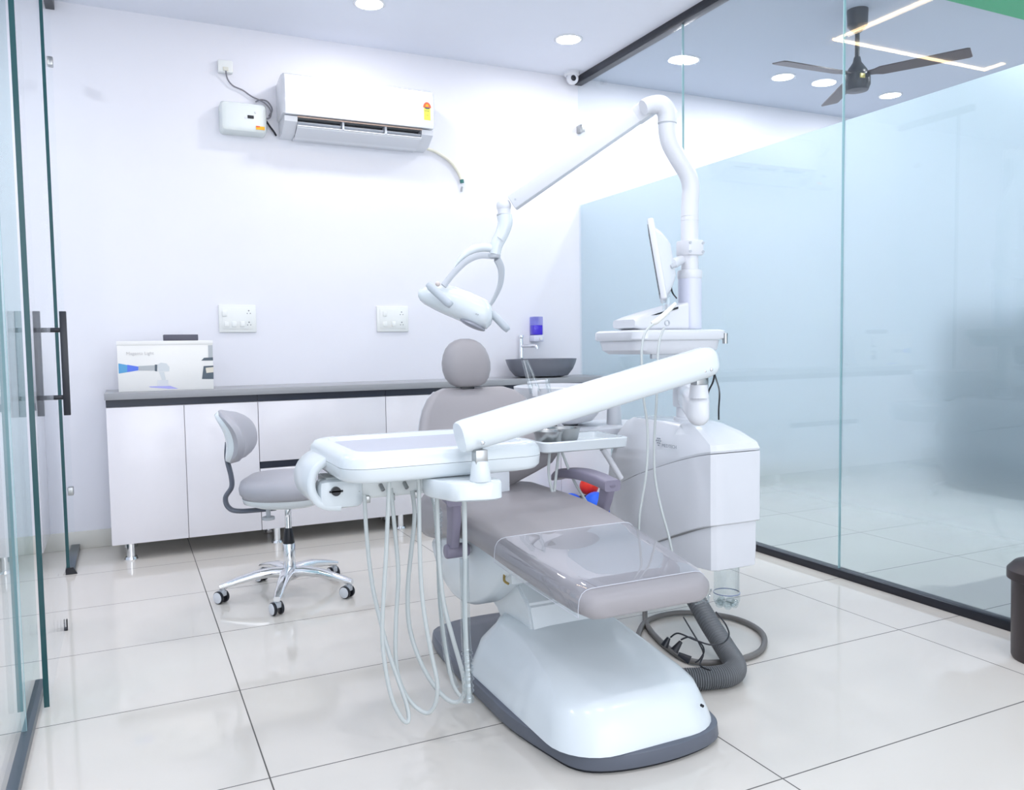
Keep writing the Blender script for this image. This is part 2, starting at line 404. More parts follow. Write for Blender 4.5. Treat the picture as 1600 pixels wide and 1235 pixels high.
# ------------------------------------------------------------ cabinets
YF, CZ0, CZ1 = 3.171, .095, .812
def cabinet(x0, x1, label, seams=(), drawers=False, last=False):
    t = thing('base_cabinet', label, 'cabinet', ((x0+x1)/2, 3.38, 0), 'white base cabinets along the back wall')
    MB().box(x0, x1, YF+.02, YW-.002, CZ0, CZ1+.002, .001).build('body', CAB, t)
    MB().box(x0+.001, x1-.001, YF+.012, YF+.0195, CZ1+.003, .8525).build('handle_strip', NAVY, t)
    MB().box(x0+.001, x1-.001, YF+.02, YW-.002, CZ1+.003, .8525).build('rail', CAB, t)
    if drawers:
        MB().box(x0+.002, x1-.002, YF, YF+.019, .476, CZ1, .0015).build('drawer', CAB, t)
        MB().box(x0+.002, x1-.002, YF+.008, YF+.0195, .438, .474).build('handle_strip', NAVY, t)
        MB().box(x0+.002, x1-.002, YF, YF+.019, CZ0-.005, .436, .0015).build('drawer', CAB, t)
    else:
        e = [x0]+list(seams)+[x1]
        for a, b in zip(e[:-1], e[1:]): MB().box(a+.0015, b-.0015, YF, YF+.019, CZ0-.005, CZ1, .0015).build('door', CAB, t)
    for lx in ([x0+.09] if not last else [x0+.09, x1-.09]):
        for ly in (3.225, 3.53):
            MB().cyl((lx, ly, 0), (lx, ly, .012), .034, .030).cyl((lx, ly, .01), (lx, ly, CZ0), .022).build('leg', CHROME, t)
cabinet(-.392, .366, 'white two-door base cabinet at the left end, behind the stool', (-.016,))
cabinet(.366, 1.101, 'white drawer cabinet with two black pull grooves behind the tray', drawers=True)
cabinet(1.101, 1.90, 'white base cabinet behind the dental chair backrest', (1.5,))
cabinet(1.90, 2.68, 'white base cabinet under the sink by the glass', (2.29,), last=True)
MB().box(-.396, 2.688, 3.158, YW-.001, .853, .889, .002).build('worktop', TOP, label='long grey worktop across the white base cabinets', cat_='worktop')

# ------------------------------------------------------------ carton with lamp picture, small dark box
ct = thing('product_carton', 'white carton with handheld light picture on left end of worktop', 'box', (-.09, 3.33, .889))
MB().box(-.328, .146, 3.25, 3.41, .8895, 1.137, .0015).build('carton', CARD, ct)
MB().box(-.330, .149, 3.248, 3.412, 1.1365, 1.158, .0015).build('lid', CARD, ct)
yc = 3.2495
def cpt(px, py): p = at(px, py, Y=yc); return p
def decal(pts, m, nm='printed_picture', par=None, th=.0006):
    MB().prism([cpt(*q) for q in pts], (0, -th, 0)).build(nm, m, par if par else ct)
o = lambda x, y: (160+x/8, 500+y/8)
decal([o(200, 545), o(310, 565), o(310, 655), o(205, 672)], BLUEP2)
decal([o(310, 562), o(450, 585), o(450, 632), o(310, 655)], BLUEP)
decal([o(450, 578), o(660, 568), o(660, 635), o(455, 635)], PRINTG)
decal([o(655, 560), o(685, 560), o(685, 645), o(655, 640)], SLATE, th=.0009)
decal([o(685, 560), o(730, 535), o(800, 545), o(838, 590), o(835, 645), o(700, 648)], mat('pale print', (.62, .66, .68), .4))
decal([o(710, 650), o(770, 650), o(795, 750), o(745, 755)], mat('pale print', (.62, .66, .68), .4))
decal([o(690, 755), o(820, 750), o(825, 825), o(690, 828)], mat('mid pale print', (.66, .68, .72), .4))
decal([o(580, 833), o(850, 826), o(950, 862), o(830, 862), o(600, 845)], BLUEP3, th=.0004)
decal([o(1320, 318), o(1376, 315), o(1380, 468), o(1325, 470)], PRINTG)
decal([o(1235, 510), o(1270, 475), o(1382, 468), o(1384, 508)], SLATE)
decal([o(1245, 740), o(1265, 578), o(1388, 572), o(1390, 740)], SLATE)
decal([o(1290, 600), o(1388, 590), o(1388, 655), o(1300, 665)], mat('beige print', (.72, .68, .58), .5), th=.0009)
text('Magenta Light', .024, at(197, 555, Y=yc-.0008), (1, 0, 0), (0, 0, 1), PRINTL, ct)
MB().box(-.098, .078, 3.29, 3.37, 1.1585, 1.192, .003).build('slim_box', mat('dark violet grey plastic', (.085, .085, .115), .4), label='slim dark grey box lying on the white carton', cat_='box')

# ------------------------------------------------------------ sockets
def sock(x0, x1, z0, z1, label, spec):
    t = thing('socket_plate', label, 'wall socket', ((x0+x1)/2, YW, (z0+z1)/2), 'white socket plates on the back wall')
    MB().box(x0, x1, YW-.012, YW-.0005, z0, z1, .004).build('plate', SWG, t)
    MB().box(x0+.02, x1-.02, YW-.0145, YW-.0115, z0+.02, z1-.018, .001).build('module', SWG, t)
    W, Hh = x1-x0, z1-z0
    for k, u, v in spec:
        x, z = x0+u*W, z0+v*Hh
        if k == 's': MB().box(x-.013, x+.013, YW-.019, YW-.014, z-.016, z+.016, .002).build('switch', SWG, t)
        else:
            m = MB()
            for dx, dz, r in ((0, .011, .0042), (-.009, -.005, .0032), (.009, -.005, .0032)):
                m.cyl((x+dx, YW-.0148, z+dz), (x+dx, YW-.0135, z+dz), r, n=10)
            m.build('pin_holes', HOLE, t)
sock(.22, .434, 1.208, 1.372, 'wide white socket plate right of the carton', [('s', .15, .68), ('s', .2, .3), ('s', .4, .3), ('s', .62, .3), ('h', .8, .72), ('h', .8, .3)])
sock(1.182, 1.394, 1.206, 1.372, 'socket plate left of the dental lamp head', [('s', .25, .7), ('s', .25, .3), ('s', .52, .3), ('h', .78, .7), ('h', .78, .3)])
t = thing('power_outlet', 'small square outlet high on wall above voltage stabilizer', 'outlet', (.304, YW, 2.757))
MB().box(.264, .346, YW-.04, YW-.0005, 2.722, 2.792, .006).build('housing', SWG, t)
MB().box(.29, .32, YW-.05, YW-.039, 2.728, 2.750, .003).build('plug', mat('cream plug', (.7, .7, .62)), t)

# ------------------------------------------------------------ voltage stabilizer and cable
t = thing('voltage_stabilizer', 'white box-shaped voltage stabilizer with orange sticker left of the air conditioner', 'voltage stabilizer', (.39, YW, 2.38))
m = MB(); rings = []
for y, ins in ((YW-.001, 0), (3.53, 0), (3.508, .008), (3.50, .022)):
    rings.append([V((x, y, z)) for x, z in rr(.262+ins, .522-ins, 2.372+ins, 2.545-ins, .02)])
m.loft(rings).build('casing', mat('stabilizer casing', (.74, .79, .78), .25), t)
MB().box(.41, .445, 3.4965, 3.5, 2.452, 2.47, .002).build('display', BLACK, t)
for ix, iz in ((.455, 2.49), (.40, 2.455)): MB().cyl((ix, 3.4968, iz), (ix, 3.4995, iz), .006).build('indicator', AC, t)
MB().box(.455, .505, 3.497, 3.4995, 2.392, 2.412, .001).build('sticker', ORG, t)
MB().box(.455, .478, 3.4962, 3.4968, 2.405, 2.413, .0002).build('sticker_print', REDL, t)
cb = [(.305, 3.56, 2.733), (.315, 3.58, 2.69), (.345, 3.585, 2.655), (.40, 3.585, 2.635), (.45, 3.585, 2.605), (.52, 3.58, 2.575), (.555, 3.575, 2.53), (.55, 3.575, 2.49), (.528, 3.575, 2.48)]
MB().tube(cb, .0045, n=8).build('power_cable', mat('grey cable', (.22, .22, .25), .5), label='grey cable running from the small outlet to the stabilizer', cat_='cable')
MB().tube([(.525, 3.575, 2.47), (.545, 3.575, 2.44), (.57, 3.58, 2.41), (.585, 3.59, 2.39)], .006, n=8).build('power_lead', BLACK, label='short black lead leaving the stabilizer towards the air conditioner', cat_='cable')
MB().tube([(.47, 3.585, 2.575), (.50, 3.58, 2.590), (.54, 3.585, 2.585), (.565, 3.58, 2.54), (.545, 3.58, 2.50)], .0045, n=8).build('cable_loop', mat('grey cable', (.2, .2, .2)), label='looped spare cable over the stabilizer corner', cat_='cable')

# ------------------------------------------------------------ air conditioner
t = thing('air_conditioner', 'white split air conditioner mounted high on back wall', 'air conditioner', (1.07, YW, 2.40))
x0, x1 = .595, 1.53
prof = [(YW-.001, 2.70), (YW-.18, 2.715), (YW-.215, 2.700), (YW-.225, 2.66), (YW-.225, 2.50), (YW-.218, 2.475), (YW-.12, 2.47), (YW-.001, 2.47)]
m = MB(); rings = []
for x, k in ((x0, .93), (x0+.012, 1), (x1-.012, 1), (x1, .93)):
    rings.append([V((x, YW+(y-YW)*k, 2.585+(z-2.585)*k)) for y, z in prof])
m.loft(rings).build('front_panel', AC, t, ang=50)
prof2 = [(YW-.001, 2.469), (YW-.195, 2.469), (YW-.19, 2.44), (YW-.10, 2.385), (YW-.001, 2.375)]
MB().prism([V((x0+.01, y, z)) for y, z in prof2], (.075, 0, 0)).build('end_cheek', AC, t)
MB().prism([V((x1-.08, y, z)) for y, z in prof2], (.075, 0, 0)).build('end_cheek', AC, t)
prof3 = [(YW-.001, 2.469), (YW-.12, 2.469), (YW-.12, 2.43), (YW-.001, 2.42)]
MB().prism([V((x0+.085, y, z)) for y, z in [(YW-.001, 2.419), (YW-.13, 2.419), (YW-.18, 2.417), (YW-.176, 2.408), (YW-.09, 2.375), (YW-.001, 2.37)]], (x1-x0-.165, 0, 0)).build('lower_body', AC, t)
MB().prism([V((x0+.085, y, z)) for y, z in prof3], (x1-x0-.165, 0, 0)).build('outlet_throat', mat('dark outlet', (.03, .035, .045), .4), t)
MB().box(x0+.085, x1-.08, YW-.203, YW-.19, 2.464, 2.469, .001).build('trim_line', mat('peach line', (.75, .55, .45), .4), t)
LV = mat('louvre plastic', (.62, .66, .72), .35)
for a, b in ((x0+.088, x0+.345), (x0+.365, x0+.61), (x0+.63, x1-.084)):
    MB().prism([V((a, YW-.185, 2.438)), V((a, YW-.181, 2.443)), V((a, YW-.118, 2.418)), V((a, YW-.122, 2.412))], (b-a, 0, 0)).build('louvre', LV, t)
MB().prism([V((x0+.085, YW-.186, 2.418)), V((x0+.085, YW-.181, 2.424)), V((x0+.085, YW-.06, 2.374)), V((x0+.085, YW-.065, 2.366))], (x1-x0-.165, 0, 0)).build('flap', AC, t)
for xx in (x0+.352, x0+.617): MB().box(xx, xx+.012, YW-.19, YW-.1, 2.42, 2.467, .001).build('divider', LV, t)
yl = YW-.2262
MB().box(1.455, 1.497, yl, yl+.001, 2.522, 2.600).build('rating_label', YEL, t)
fan = [V((1.476, yl-.0006, 2.598))]+[V((1.476+.026*math.cos(a), yl-.0006, 2.598+.034*math.sin(a))) for a in np.linspace(0, math.pi, 14)]
m = MB(); vsx = [m.bm.verts.new(p) for p in fan]; m.bm.faces.new(vsx)
m.build('label_dial', REDL, t)
MB().prism([V((1.454, yl-.0008, 2.600)), V((1.498, yl-.0008, 2.600)), V((1.486, yl-.0008, 2.590)), V((1.466, yl-.0008, 2.590))], (0, -.0004, 0)).build('label_print', SLATE, t)
MB().prism([V((1.465, yl-.0009, 2.606)), V((1.487, yl-.0009, 2.606)), V((1.481, yl-.0009, 2.618)), V((1.471, yl-.0009, 2.618))], (0, -.0003, 0)).build('label_print', ORG, t)
text('5 STAR', .0095, (1.459, yl-.0006, 2.575), (1, 0, 0), (0, 0, 1), SEA, t)
text('1.5', .0095, (1.470, yl-.0006, 2.55), (1, 0, 0), (0, 0, 1), SEA, t)
t = thing('drain_pipe', 'cream wrapped drain pipe curving down from the air conditioner', 'pipe', (1.70, YW, 2.3))
MB().tube([(1.50, 3.57, 2.40), (1.60, 3.585, 2.385), (1.70, 3.59, 2.335), (1.76, 3.59, 2.27), (1.787, 3.59, 2.215)], .010, n=10).build('wrapped_pipe', CREAMP, t)
MB().tube([(1.787, 3.59, 2.217), (1.79, 3.59, 2.195)], .013, n=10).build('pipe_end', SEA, t)
MB().tube([(1.792, 3.595, 2.172), (1.786, 3.597, 2.14)], .006, n=8).build('pipe_clip', STEEL, t)

# ------------------------------------------------------------ dome camera
t = thing('security_camera', 'small white dome security camera in the ceiling corner', 'security camera', (2.60, 3.50, H))
MB().lathe([(0, 0), (.055, 0), (.055, -.02), (.045, -.03), (0, -.03)], (2.595, 3.51, H)).build('base', AC, t)
MB().sph((2.595, 3.50, 2.955), .043).build('dome', AC, t)
MB().sph((2.582, 3.462, 2.945), .020, (1, .5, 1)).build('lens', BLACK, t)

# ------------------------------------------------------------ sink, tap, soap dispenser
t = thing('vessel_sink', 'slate grey bowl sink standing on the worktop', 'sink', (2.25, 3.36, .889))
def ell(a, b, z, n=40): return [V((2.25+a*math.cos(2*math.pi*i/n), 3.36+b*math.sin(2*math.pi*i/n), z)) for i in range(n)]
MB().loft([ell(.14, .10, .8895), ell(.19, .14, .90), ell(.225, .165, .94), ell(.245, .178, .98), ell(.255, .185, 1.012), ell(.247, .177, 1.012), ell(.22, .16, .95), ell(.15, .10, .91)]).build('bowl', SINK, t)
t = thing('basin_tap', 'chrome tap rising behind the bowl sink', 'tap', (2.17, 3.52, .889))
MB().cyl((2.20, 3.565, .89), (2.20, 3.565, 1.155), .014, bev=.003).build('tap_body', CHROME, t)
MB().tube([(2.20, 3.565, 1.10), (2.22, 3.50, 1.10), (2.245, 3.43, 1.10), (2.25, 3.42, 1.08)], .011, n=12).build('spout', CHROME, t)
MB().cyl((2.20, 3.565, 1.155), (2.20, 3.565, 1.175), .018, bev=.003).build('lever', CHROME, t)
t = thing('soap_dispenser', 'clear wall soap dispenser with violet liquid above the sink', 'soap dispenser', (2.32, YW, 1.2))
MB().box(2.285, 2.362, 3.53, YW-.001, 1.13, 1.175, .006).build('base', LAV, t)
MB().box(2.287, 2.36, 3.535, YW-.001, 1.176, 1.305, .006).build('tank', CLRS, t)
MB().box(2.290, 2.357, 3.540, YW-.004, 1.178, 1.245, .004).build('liquid', SOAP, t)
MB().cyl((2.337, 3.53, 1.152), (2.337, 3.522, 1.152), .012).build('push_button', SWG, t)

# ------------------------------------------------------------ balls
for c, r, m_, lb in (((2.265, 3.00, .075), .075, BLUEB, 'blue ball on floor, left one beside red ball'), ((2.37, 2.87, .085), .085, BLUEB, 'blue ball in front, just right of the hose and below the red ball'), ((2.40, 3.00, .185), .062, REDB, 'red ball resting on the blue balls beyond the seat'), ((2.52, 2.97, .065), .065, BLUEB, 'blue ball partly hidden behind the armrest post')):
    b = MB().sph(c, r, (1, 1, 1), seg=32); b.build('ball', m_, label=lb, cat_='ball', group='coloured balls on the floor behind the chair')

# ------------------------------------------------------------ waste bin at right edge
t = thing('waste_bin', 'dark brown lidded waste bin at the right edge of the floor', 'bin', (2.50, .19, 0))
bx, by = 2.515, .165
MB().lathe([(0, 0), (.10, 0), (.104, .01), (.108, .29), (0, .29)], (bx, by, 0)).build('body', BIN, t)
MB().lathe([(.108, .275), (.122, .28), (.122, .31), (.10, .335), (.04, .35), (0, .352)], (bx, by, 0)).build('lid', BIN, t)

# ------------------------------------------------------------ operator stool
sx_, sy_ = .338, 2.17
st = thing('operator_stool', 'grey padded stool with curved backrest and chrome five-star base', 'stool', (sx_, sy_, 0))
R = Matrix.Translation((sx_, sy_, 0)) @ Matrix.Rotation(math.radians(-18), 4, 'Z')
n = 40
def sring(rx, ry, z, ex=2.4):
    out = []
    for i in range(n):
        a = 2*math.pi*i/n; c, s_ = math.cos(a), math.sin(a)
        out.append(V((rx*abs(c)**(2/ex)*math.copysign(1, c), ry*abs(s_)**(2/ex)*math.copysign(1, s_), z)))
    return out
MB(R).loft([sring(.15, .15, .452), sring(.185, .200, .458), sring(.198, .212, .475), sring(.202, .216, .50), sring(.193, .206, .527), sring(.16, .17, .547), sring(.10, .10, .553), sring(.02, .02, .554)]).build('seat', UPH2, st, ang=60)
MB(R).loft([sring(.06, .06, .402), sring(.13, .13, .412), sring(.185, .19, .435), sring(.19, .195, .4565)]).build('seat_shell', PLAS, st, ang=60)
# back pad, curved around +X
def bring(t_, off):   # horizontal arc section
    return None
def backsurf(uu, vv, th):
    # uu -1..1 across, vv 0..1 up
    zz = .605+.235*vv
    halfw = .185*math.sqrt(max(.02, 1-abs(2*vv-1)**3.2))*(1-.12*(1-vv))
    a = uu*halfw
    x = -.205+1.5*a*a - .075*vv**1.6+.02*math.sin(vv*math.pi)-.03*(1-vv)**2
    return V((x+th, a, zz))
def padmesh(th0, th1, k=1.0):
    m = MB(R); N, K = 20, 14
    ring = []
    for j in range(K+1):
        vv = j/K; row = []
        for i in range(N+1): row.append(backsurf((-1+2*i/N)*k, vv, th0*(math.sqrt(max(0, 1-(abs(-1+2*i/N))**6))*math.sqrt(max(0, 1-abs(2*vv-1)**6)))))
        for i in range(N, -1, -1): row.append(backsurf((-1+2*i/N)*k, vv, th1*(math.sqrt(max(0, 1-(abs(-1+2*i/N))**6))*math.sqrt(max(0, 1-abs(2*vv-1)**6)))))
        ring.append(row)
    m.loft(ring); return m
padmesh(.045, -.012).build('backrest', UPH2, st, ang=70)
padmesh(-.013, -.035, .85).build('back_shell', PLAS, st, ang=70)
MB(R).tube([(-.245, -.02, .70), (-.25, -.02, .63), (-.235, -.02, .55), (-.235, -.02, .50), (-.262, -.02, .455), (-.25, -.02, .41), (-.20, -.02, .392), (-.05, 0, .395)], .018, n=12, flat=.6).build('back_support', DGREY, st)
MB(R).cyl((-.08, -.03, .405), (-.08, -.03, .36), .010).cyl((-.08, -.03, .365), (-.08, -.03, .35), .028, bev=.004).build('adjusting_knob', GREYP, st)
MB(R).tube([(0.02, 0, .40), (.02, -.10, .395), (.02, -.16, .39)], .006, n=8).build('lever', CHROME, st)
MB().cyl((sx_, sy_, .29), (sx_, sy_, .41), .0145).build('gas_rod', CHROME, st)
MB().cyl((sx_, sy_, .235), (sx_, sy_, .305), .026, .017, bev=.003).build('boot', BLACK, st)
MB().cyl((sx_, sy_, .10), (sx_, sy_, .236), .027, bev=.002).build('column', CHROME, st)
MB().lathe([(0, .075), (.035, .075), (.05, .09), (.048, .115), (.03, .125), (0, .125)], (sx_, sy_, 0)).build('hub', CHROME, st)
tips = [(.053, 2.162), (.222, 1.902), (.535, 1.954), (.610, 2.440), (.272, 2.447)]
angs = sorted([math.atan2(y-sy_, x-sx_) for x, y in tips]); a0 = sum(a-2*math.pi*i/5 for i, a in enumerate(angs))/5
for i in range(5):
    a = a0+2*math.pi*i/5; d = V((math.cos(a), math.sin(a), 0)); s_ = V((-d.y, d.x, 0)); c = V((sx_, sy_, 0)); q = c+d*.285
    rings = []
    for t_, z, wd, hh in ((.02, .106, .030, .024), (.08, .112, .028, .021), (.15, .107, .024, .018), (.22, .093, .020, .015), (.27, .080, .018, .013), (.30, .072, .014, .010)):
        cc = c+d*t_+V((0, 0, z)); rings.append([cc+s_*x+V((0, 0, y)) for x, y in rr(-wd, wd, -hh, hh, hh*.8, 3)])
    MB().loft(rings).build('arm', CHROME, st, ang=50)
    cst = MB().cyl(q+V((0, 0, .035)), q+V((0, 0, .07)), .009); cd2 = V((math.cos(a+1.9+i), math.sin(a+1.9+i), 0))
    if i in (0, 1, 2, 3, 4):
        wa = V((.95, .30, 0)).normalized() if i % 2 else V((.80, .60, 0)).normalized()
    w2 = V((-wa.y, wa.x, 0))*.012
    cst.obox(q+w2*.5+V((0, 0, .045)), wa, V((-wa.y, wa.x, 0)), V((0, 0, 1)), .011, .018, .012, .004)
    ca = cst.build('castor', GREYP, st)
    for sg in (-1, 1):
        wc = q+w2+V((0, 0, .0275))+wa*sg*.016
        MB().cyl(wc-wa*.0065, wc+wa*.0065, .0275, n=28, bev=.003).build('wheel', BLACK, ca)
        MB().cyl(wc+wa*sg*.0055, wc+wa*sg*.0085, (.0238), n=24, bev=.001).build('wheel_cap', PLAS2, ca)

# ============================================================ dental chair
XC = .955
dc = thing('dental_chair', 'grey reclining dental chair on a white pedestal base', 'dental chair', (XC, .7, 0))
def ringxy(x0, x1, y0, y1, r, z, n=6): return [V((x, y, z)) for x, y in rr(x0, x1, y0, y1, r, n)]
# pedestal
def plan(z, ins):    # pointed front, broad back
    P = [(.654, .725), (.655, .55), (.684, .37), (.715, .262), (.79, .21), (.92, .187), (1.05, .193), (1.145, .225), (1.185, .30), (1.20, .45), (1.215, .70), (1.22, 1.0), (1.19, 1.28), (1.10, 1.36), (.92, 1.38), (.78, 1.36), (.69, 1.28), (.66, 1.0)]
    Q = cat([(x, y, 0) for x, y in P], 4, True); cx, cy = .93, .72
    out = []
    for p in Q:
        d = V((p.x-cx, p.y-cy, 0)); L = d.length; out.append(V((cx, cy, z))+d*((L-ins)/L))
    return out
MB().loft([plan(0.0, .012), plan(.010, .012)]).build('rubber_foot', BLACK, dc)
MB().loft([plan(.0102, .002), plan(.014, 0), plan(.046, .004), plan(.050, .010)]).build('plinth', DGREY, dc, ang=40)
sh = [(.0505, .672, 1.180, .205, .98, .14), (.07, .676, 1.175, .210, .98, .14), (.11, .690, 1.162, .225, .97, .14), (.145, .705, 1.148, .245, .96, .13), (.165, .722, 1.135, .285, .95, .13),
      (.178, .735, 1.125, .345, .94, .12), (.195, .748, 1.118, .44, .93, .12), (.212, .765, 1.11, .55, .93, .11), (.226, .782, 1.10, .64, .92, .10), (.232, .81, 1.07, .69, .90, .08)]
MB().loft([ringxy(a, b, c, d, r, z, 8) for z, a, b, c, d, r in sh]).build('base_shroud', PLAS, dc, ang=60)
# lift arm
def prof_ring(y, z, hw, h, tilt=0): return [V((.955+x, y+zz*tilt, z+zz)) for x, zz in rr(-hw, hw, -h, h, .02, 4)]
m = MB()
m.loft([[V((x, .66, .12)) for x in (.81, 1.08)]+[V((x, .84, .10)) for x in (1.08, .81)],
        [V((x, .70, .30)) for x in (.80, 1.10)]+[V((x, .93, .22)) for x in (1.10, .80)],
        [V((x, .84, .40)) for x in (.79, 1.12)]+[V((x, 1.12, .30)) for x in (1.12, .79)]])
bmesh.ops.bevel(m.bm, geom=[e for e in m.bm.edges], offset=.008, segments=2, affect='EDGES')
m.build('lift_arm', PLAS, dc, ang=40)
# seat housing (white tub under the seat)
def tub(y, x0, x1, z0, z1, r): return [V((x, y, z)) for x, z in rr(x0, x1, z0, z1, r, 6)]
sd = [(.692, .43), (.80, .455), (.93, .468), (1.10, .462), (1.26, .425), (1.38, .375), (1.385, .33), (1.30, .255), (1.18, .215), (1.05, .215), (.93, .25), (.83, .305), (.74, .375)]
rings = []
for x, k in ((.728, .90), (.735, .965), (.75, 1), (1.16, 1), (1.175, .965), (1.182, .90)):
    cy, cz = 1.05, .36
    rings.append([V((x, cy+(y-cy)*k, cz+(z-cz)*k)) for y, z in [(p.x, p.y) for p in cat([(a, b, 0) for a, b in sd], 3, True)]])
MB().loft(rings).build('seat_housing', PLAS, dc, ang=50)
MB().box(.745, 1.165, .70, .92, .372, .42, .006).build('underseat_plate', PLAS, dc)
# seat + legrest cushion (one piece)
def cush(y, x0, x1, zb, zt, r, dish=0, n=8):
    out = []
    pts = rr(x0, x1, zb, zt, r, n)
    for x, z in pts:
        t_ = (x-x0)/(x1-x0)*2-1
        if z > (zb+zt)/2: z = z - dish*(1-abs(t_)**2.5)
        out.append((x, z))
    # add intermediate top and bottom points
    top = []
    full = []
    L = len(out)
    for i in range(L):
        a, b = out[i], out[(i+1) % L]; full.append(a)
        if abs(a[0]-b[0]) > .5*(x1-x0-2*r):
            for k in range(1, 8):
                x = a[0]+(b[0]-a[0])*k/8; t_ = (x-x0)/(x1-x0)*2-1
                zz = (zt-dish*(1-abs(t_)**2.5)) if a[1] > (zb+zt)/2-dish else zb
                full.append((x, zz))
    return [V((x, y, z)) for x, z in full]
cs = [(.240, .800, 1.090, .405, .440, .02, 0), (.245, .765, 1.122, .398, .452, .027, 0), (.262, .744, 1.146, .394, .462, .033, 0), (.33, .732, 1.165, .394, .474, .036, 0),
      (.50, .718, 1.188, .408, .490, .038, .003), (.66, .706, 1.206, .426, .505, .038, .004), (.80, .696, 1.215, .444, .524, .038, .008),
      (.93, .684, 1.222, .458, .538, .045, .014), (1.05, .676, 1.230, .450, .548, .05, .020), (1.18, .675, 1.232, .425, .553, .055, .022), (1.30, .68, 1.228, .39, .555, .06, .018),
      (1.40, .69, 1.215, .375, .556, .06, .004), (1.45, .71, 1.18, .385, .548, .06, -.012), (1.465, .76, 1.13, .42, .53, .05, -.01)]
MB().loft([cush(*c) for c in cs]).build('seat_cushion', UPH, dc, ang=70)
# clear plastic cover over leg section
film = []
for k_ in range(13):
    y = .285+(.725-.285)*k_/12
    x0 = float(np.interp(y, [.262, .33, .50, .66, .80], [.744, .732, .718, .706, .696]))-.0015
    x1 = float(np.interp(y, [.262, .33, .50, .66, .80], [1.146, 1.165, 1.188, 1.206, 1.215]))+.0015
    zt = float(np.interp(y, [.262, .33, .50, .66, .80], [.462, .474, .490, .505, .524]))+.0025
    q_ = [(0, -.072), (0, -.05), (.003, -.026), (.011, -.011), (.024, -.003), (.04, 0)]
    prof_ = [V((x0+a, y, zt+b)) for a, b in q_]+[V((x0+.04+(x1-x0-.08)*k/10, y, zt+.0006)) for k in range(1, 10)]+[V((x1-a, y, zt+b)) for a, b in q_[::-1]]
    film.append(prof_)
m = MB(); m.loft(film, cap=False, closed=False)
fo = m.build('plastic_cover', CLEAR, dc, ang=80, label='clear protective plastic sheet')
em = mat('sheet edge glint', (.62, .64, .70), .15)  # pale tubes paint the bright highlight along the sheet edges
for E_ in (film[0], film[-1]): MB().tube([p+V((0, 0, .0006)) for p in E_], .0011, n=6, smooth=False).build('sheet_edge_glint', em, dc)
MB().tube([R_[0] for R_ in film], .0011, n=6, smooth=False).build('sheet_edge_glint', em, dc)
# backrest
bk = [(.505, .045, .022), (.53, .10, .03), (.56, .155, .036), (.60, .215, .04), (.64, .265, .042), (.68, .288, .043), (.73, .283, .043), (.78, .262, .042), (.82, .248, .041), (.86, .232, .040), (.90, .205, .036), (.925, .175, .03), (.940, .13, .018)]
rings = []
for z, hw, th in bk:
    yc_ = 1.44+.05*(z-.5)/.44-.06*math.exp(-((z-.66)/.09)**2)
    pts = rr(-hw, hw, -th, th, th*.95, 6); row = []
    for x, y in pts:
        wrap = -.10*(abs(x)/.29)**2.5 if z > .55 else 0
        row.append(V((XC+x, yc_+y+wrap, z)))
    rings.append(row)
MB().loft(rings).build('backrest', UPH, dc, ang=70)
rings = []
for z, hw, th in bk[3:-1]:
    yc_ = 1.44+.05*(z-.5)/.44-.06*math.exp(-((z-.66)/.09)**2)+th+.012
    rings.append([V((XC+x*.85, yc_+y, z)) for x, y in rr(-hw, hw, -.012, .012, .011, 4)])
MB().loft(rings).build('back_shell', PLAS2, dc, ang=60)
MB().box(.865, 1.04, 1.32, 1.42, .45, .62, .01).build('back_hinge', mat('pale grey plastic', (.68, .72, .76), .35), dc)
# headrest
hr = [(.945, .055, .022), (.957, .085, .036), (.98, .105, .045), (1.01, .115, .05), (1.04, .116, .052), (1.07, .108, .050), (1.095, .095, .045), (1.115, .074, .037), (1.128, .048, .026), (1.134, .022, .014)]
MB().loft([[V((.925+x-.012*(z-1.03)*4, 1.47+y, z)) for x, y in rr(-hw*.86, hw*.86, -th, th, th*.97, 6)] for z, hw, th in hr]).build('headrest', UPH, dc, ang=70)
MB().box(.895, .955, 1.455, 1.485, .90, .955, .008).build('headrest_post', BLACK, dc)
# armrests
def armrest(pad, post, knob, foot):
    m = MB(); rings = []
    P = cat(pad, 5)
    for i, p in enumerate(P):
        t_ = i/(len(P)-1); k = .55+.45*math.sin(min(1, t_*3+.15)*math.pi/2)
        rings.append([p+V((x, 0, z)) for x, z in rr(-.033*k, .033*k, -.020*k, .020*k, .010*k, 3)])
    m.loft(rings); a = m.build('armrest', MAUVE, dc, ang=60)
    m = MB(); rings = []
    P = [V(p) for p in post]
    for i, p in enumerate(P):
        k = 1-.25*i/(len(P)-1); rings.append([p+V((x, y, 0)) for x, y in rr(-.016, .016, -.034*k, .034*k, .010, 3)])
    m.loft(rings); m.build('armrest_post', MAUVE, dc, ang=60)
    if knob: MB().cyl(V(knob)-V((.022, 0, 0)), V(knob)+V((.06, 0, 0)), .024, n=28, bev=.006).build('armrest_pivot', MAUVE, dc)
armrest([(1.262, 1.36, .570), (1.262, 1.28, .597), (1.262, 1.14, .612), (1.262, 1.02, .608), (1.262, .935, .598)], [(1.262, .965, .60), (1.262, .985, .54), (1.262, 1.02, .47)], (1.235, 1.03, .45), None)
armrest([(.648, 1.36, .602), (.648, 1.28, .628), (.648, 1.14, .640), (.648, 1.00, .630), (.648, .90, .612)], [(.655, .945, .61), (.660, .955, .53), (.665, .985, .44)], (.66, .985, .425), None)
MB().cyl((.70, .985, .425), (.74, .985, .425), .014).build('pivot_pin', GREYP, dc)
MB().tube([(.735, .73, .40), (.728, .715, .385), (.735, .70, .378)], .004, n=8).build('brass_valve', mat('brass', (.45, .33, .12), .3, metal=1), dc)
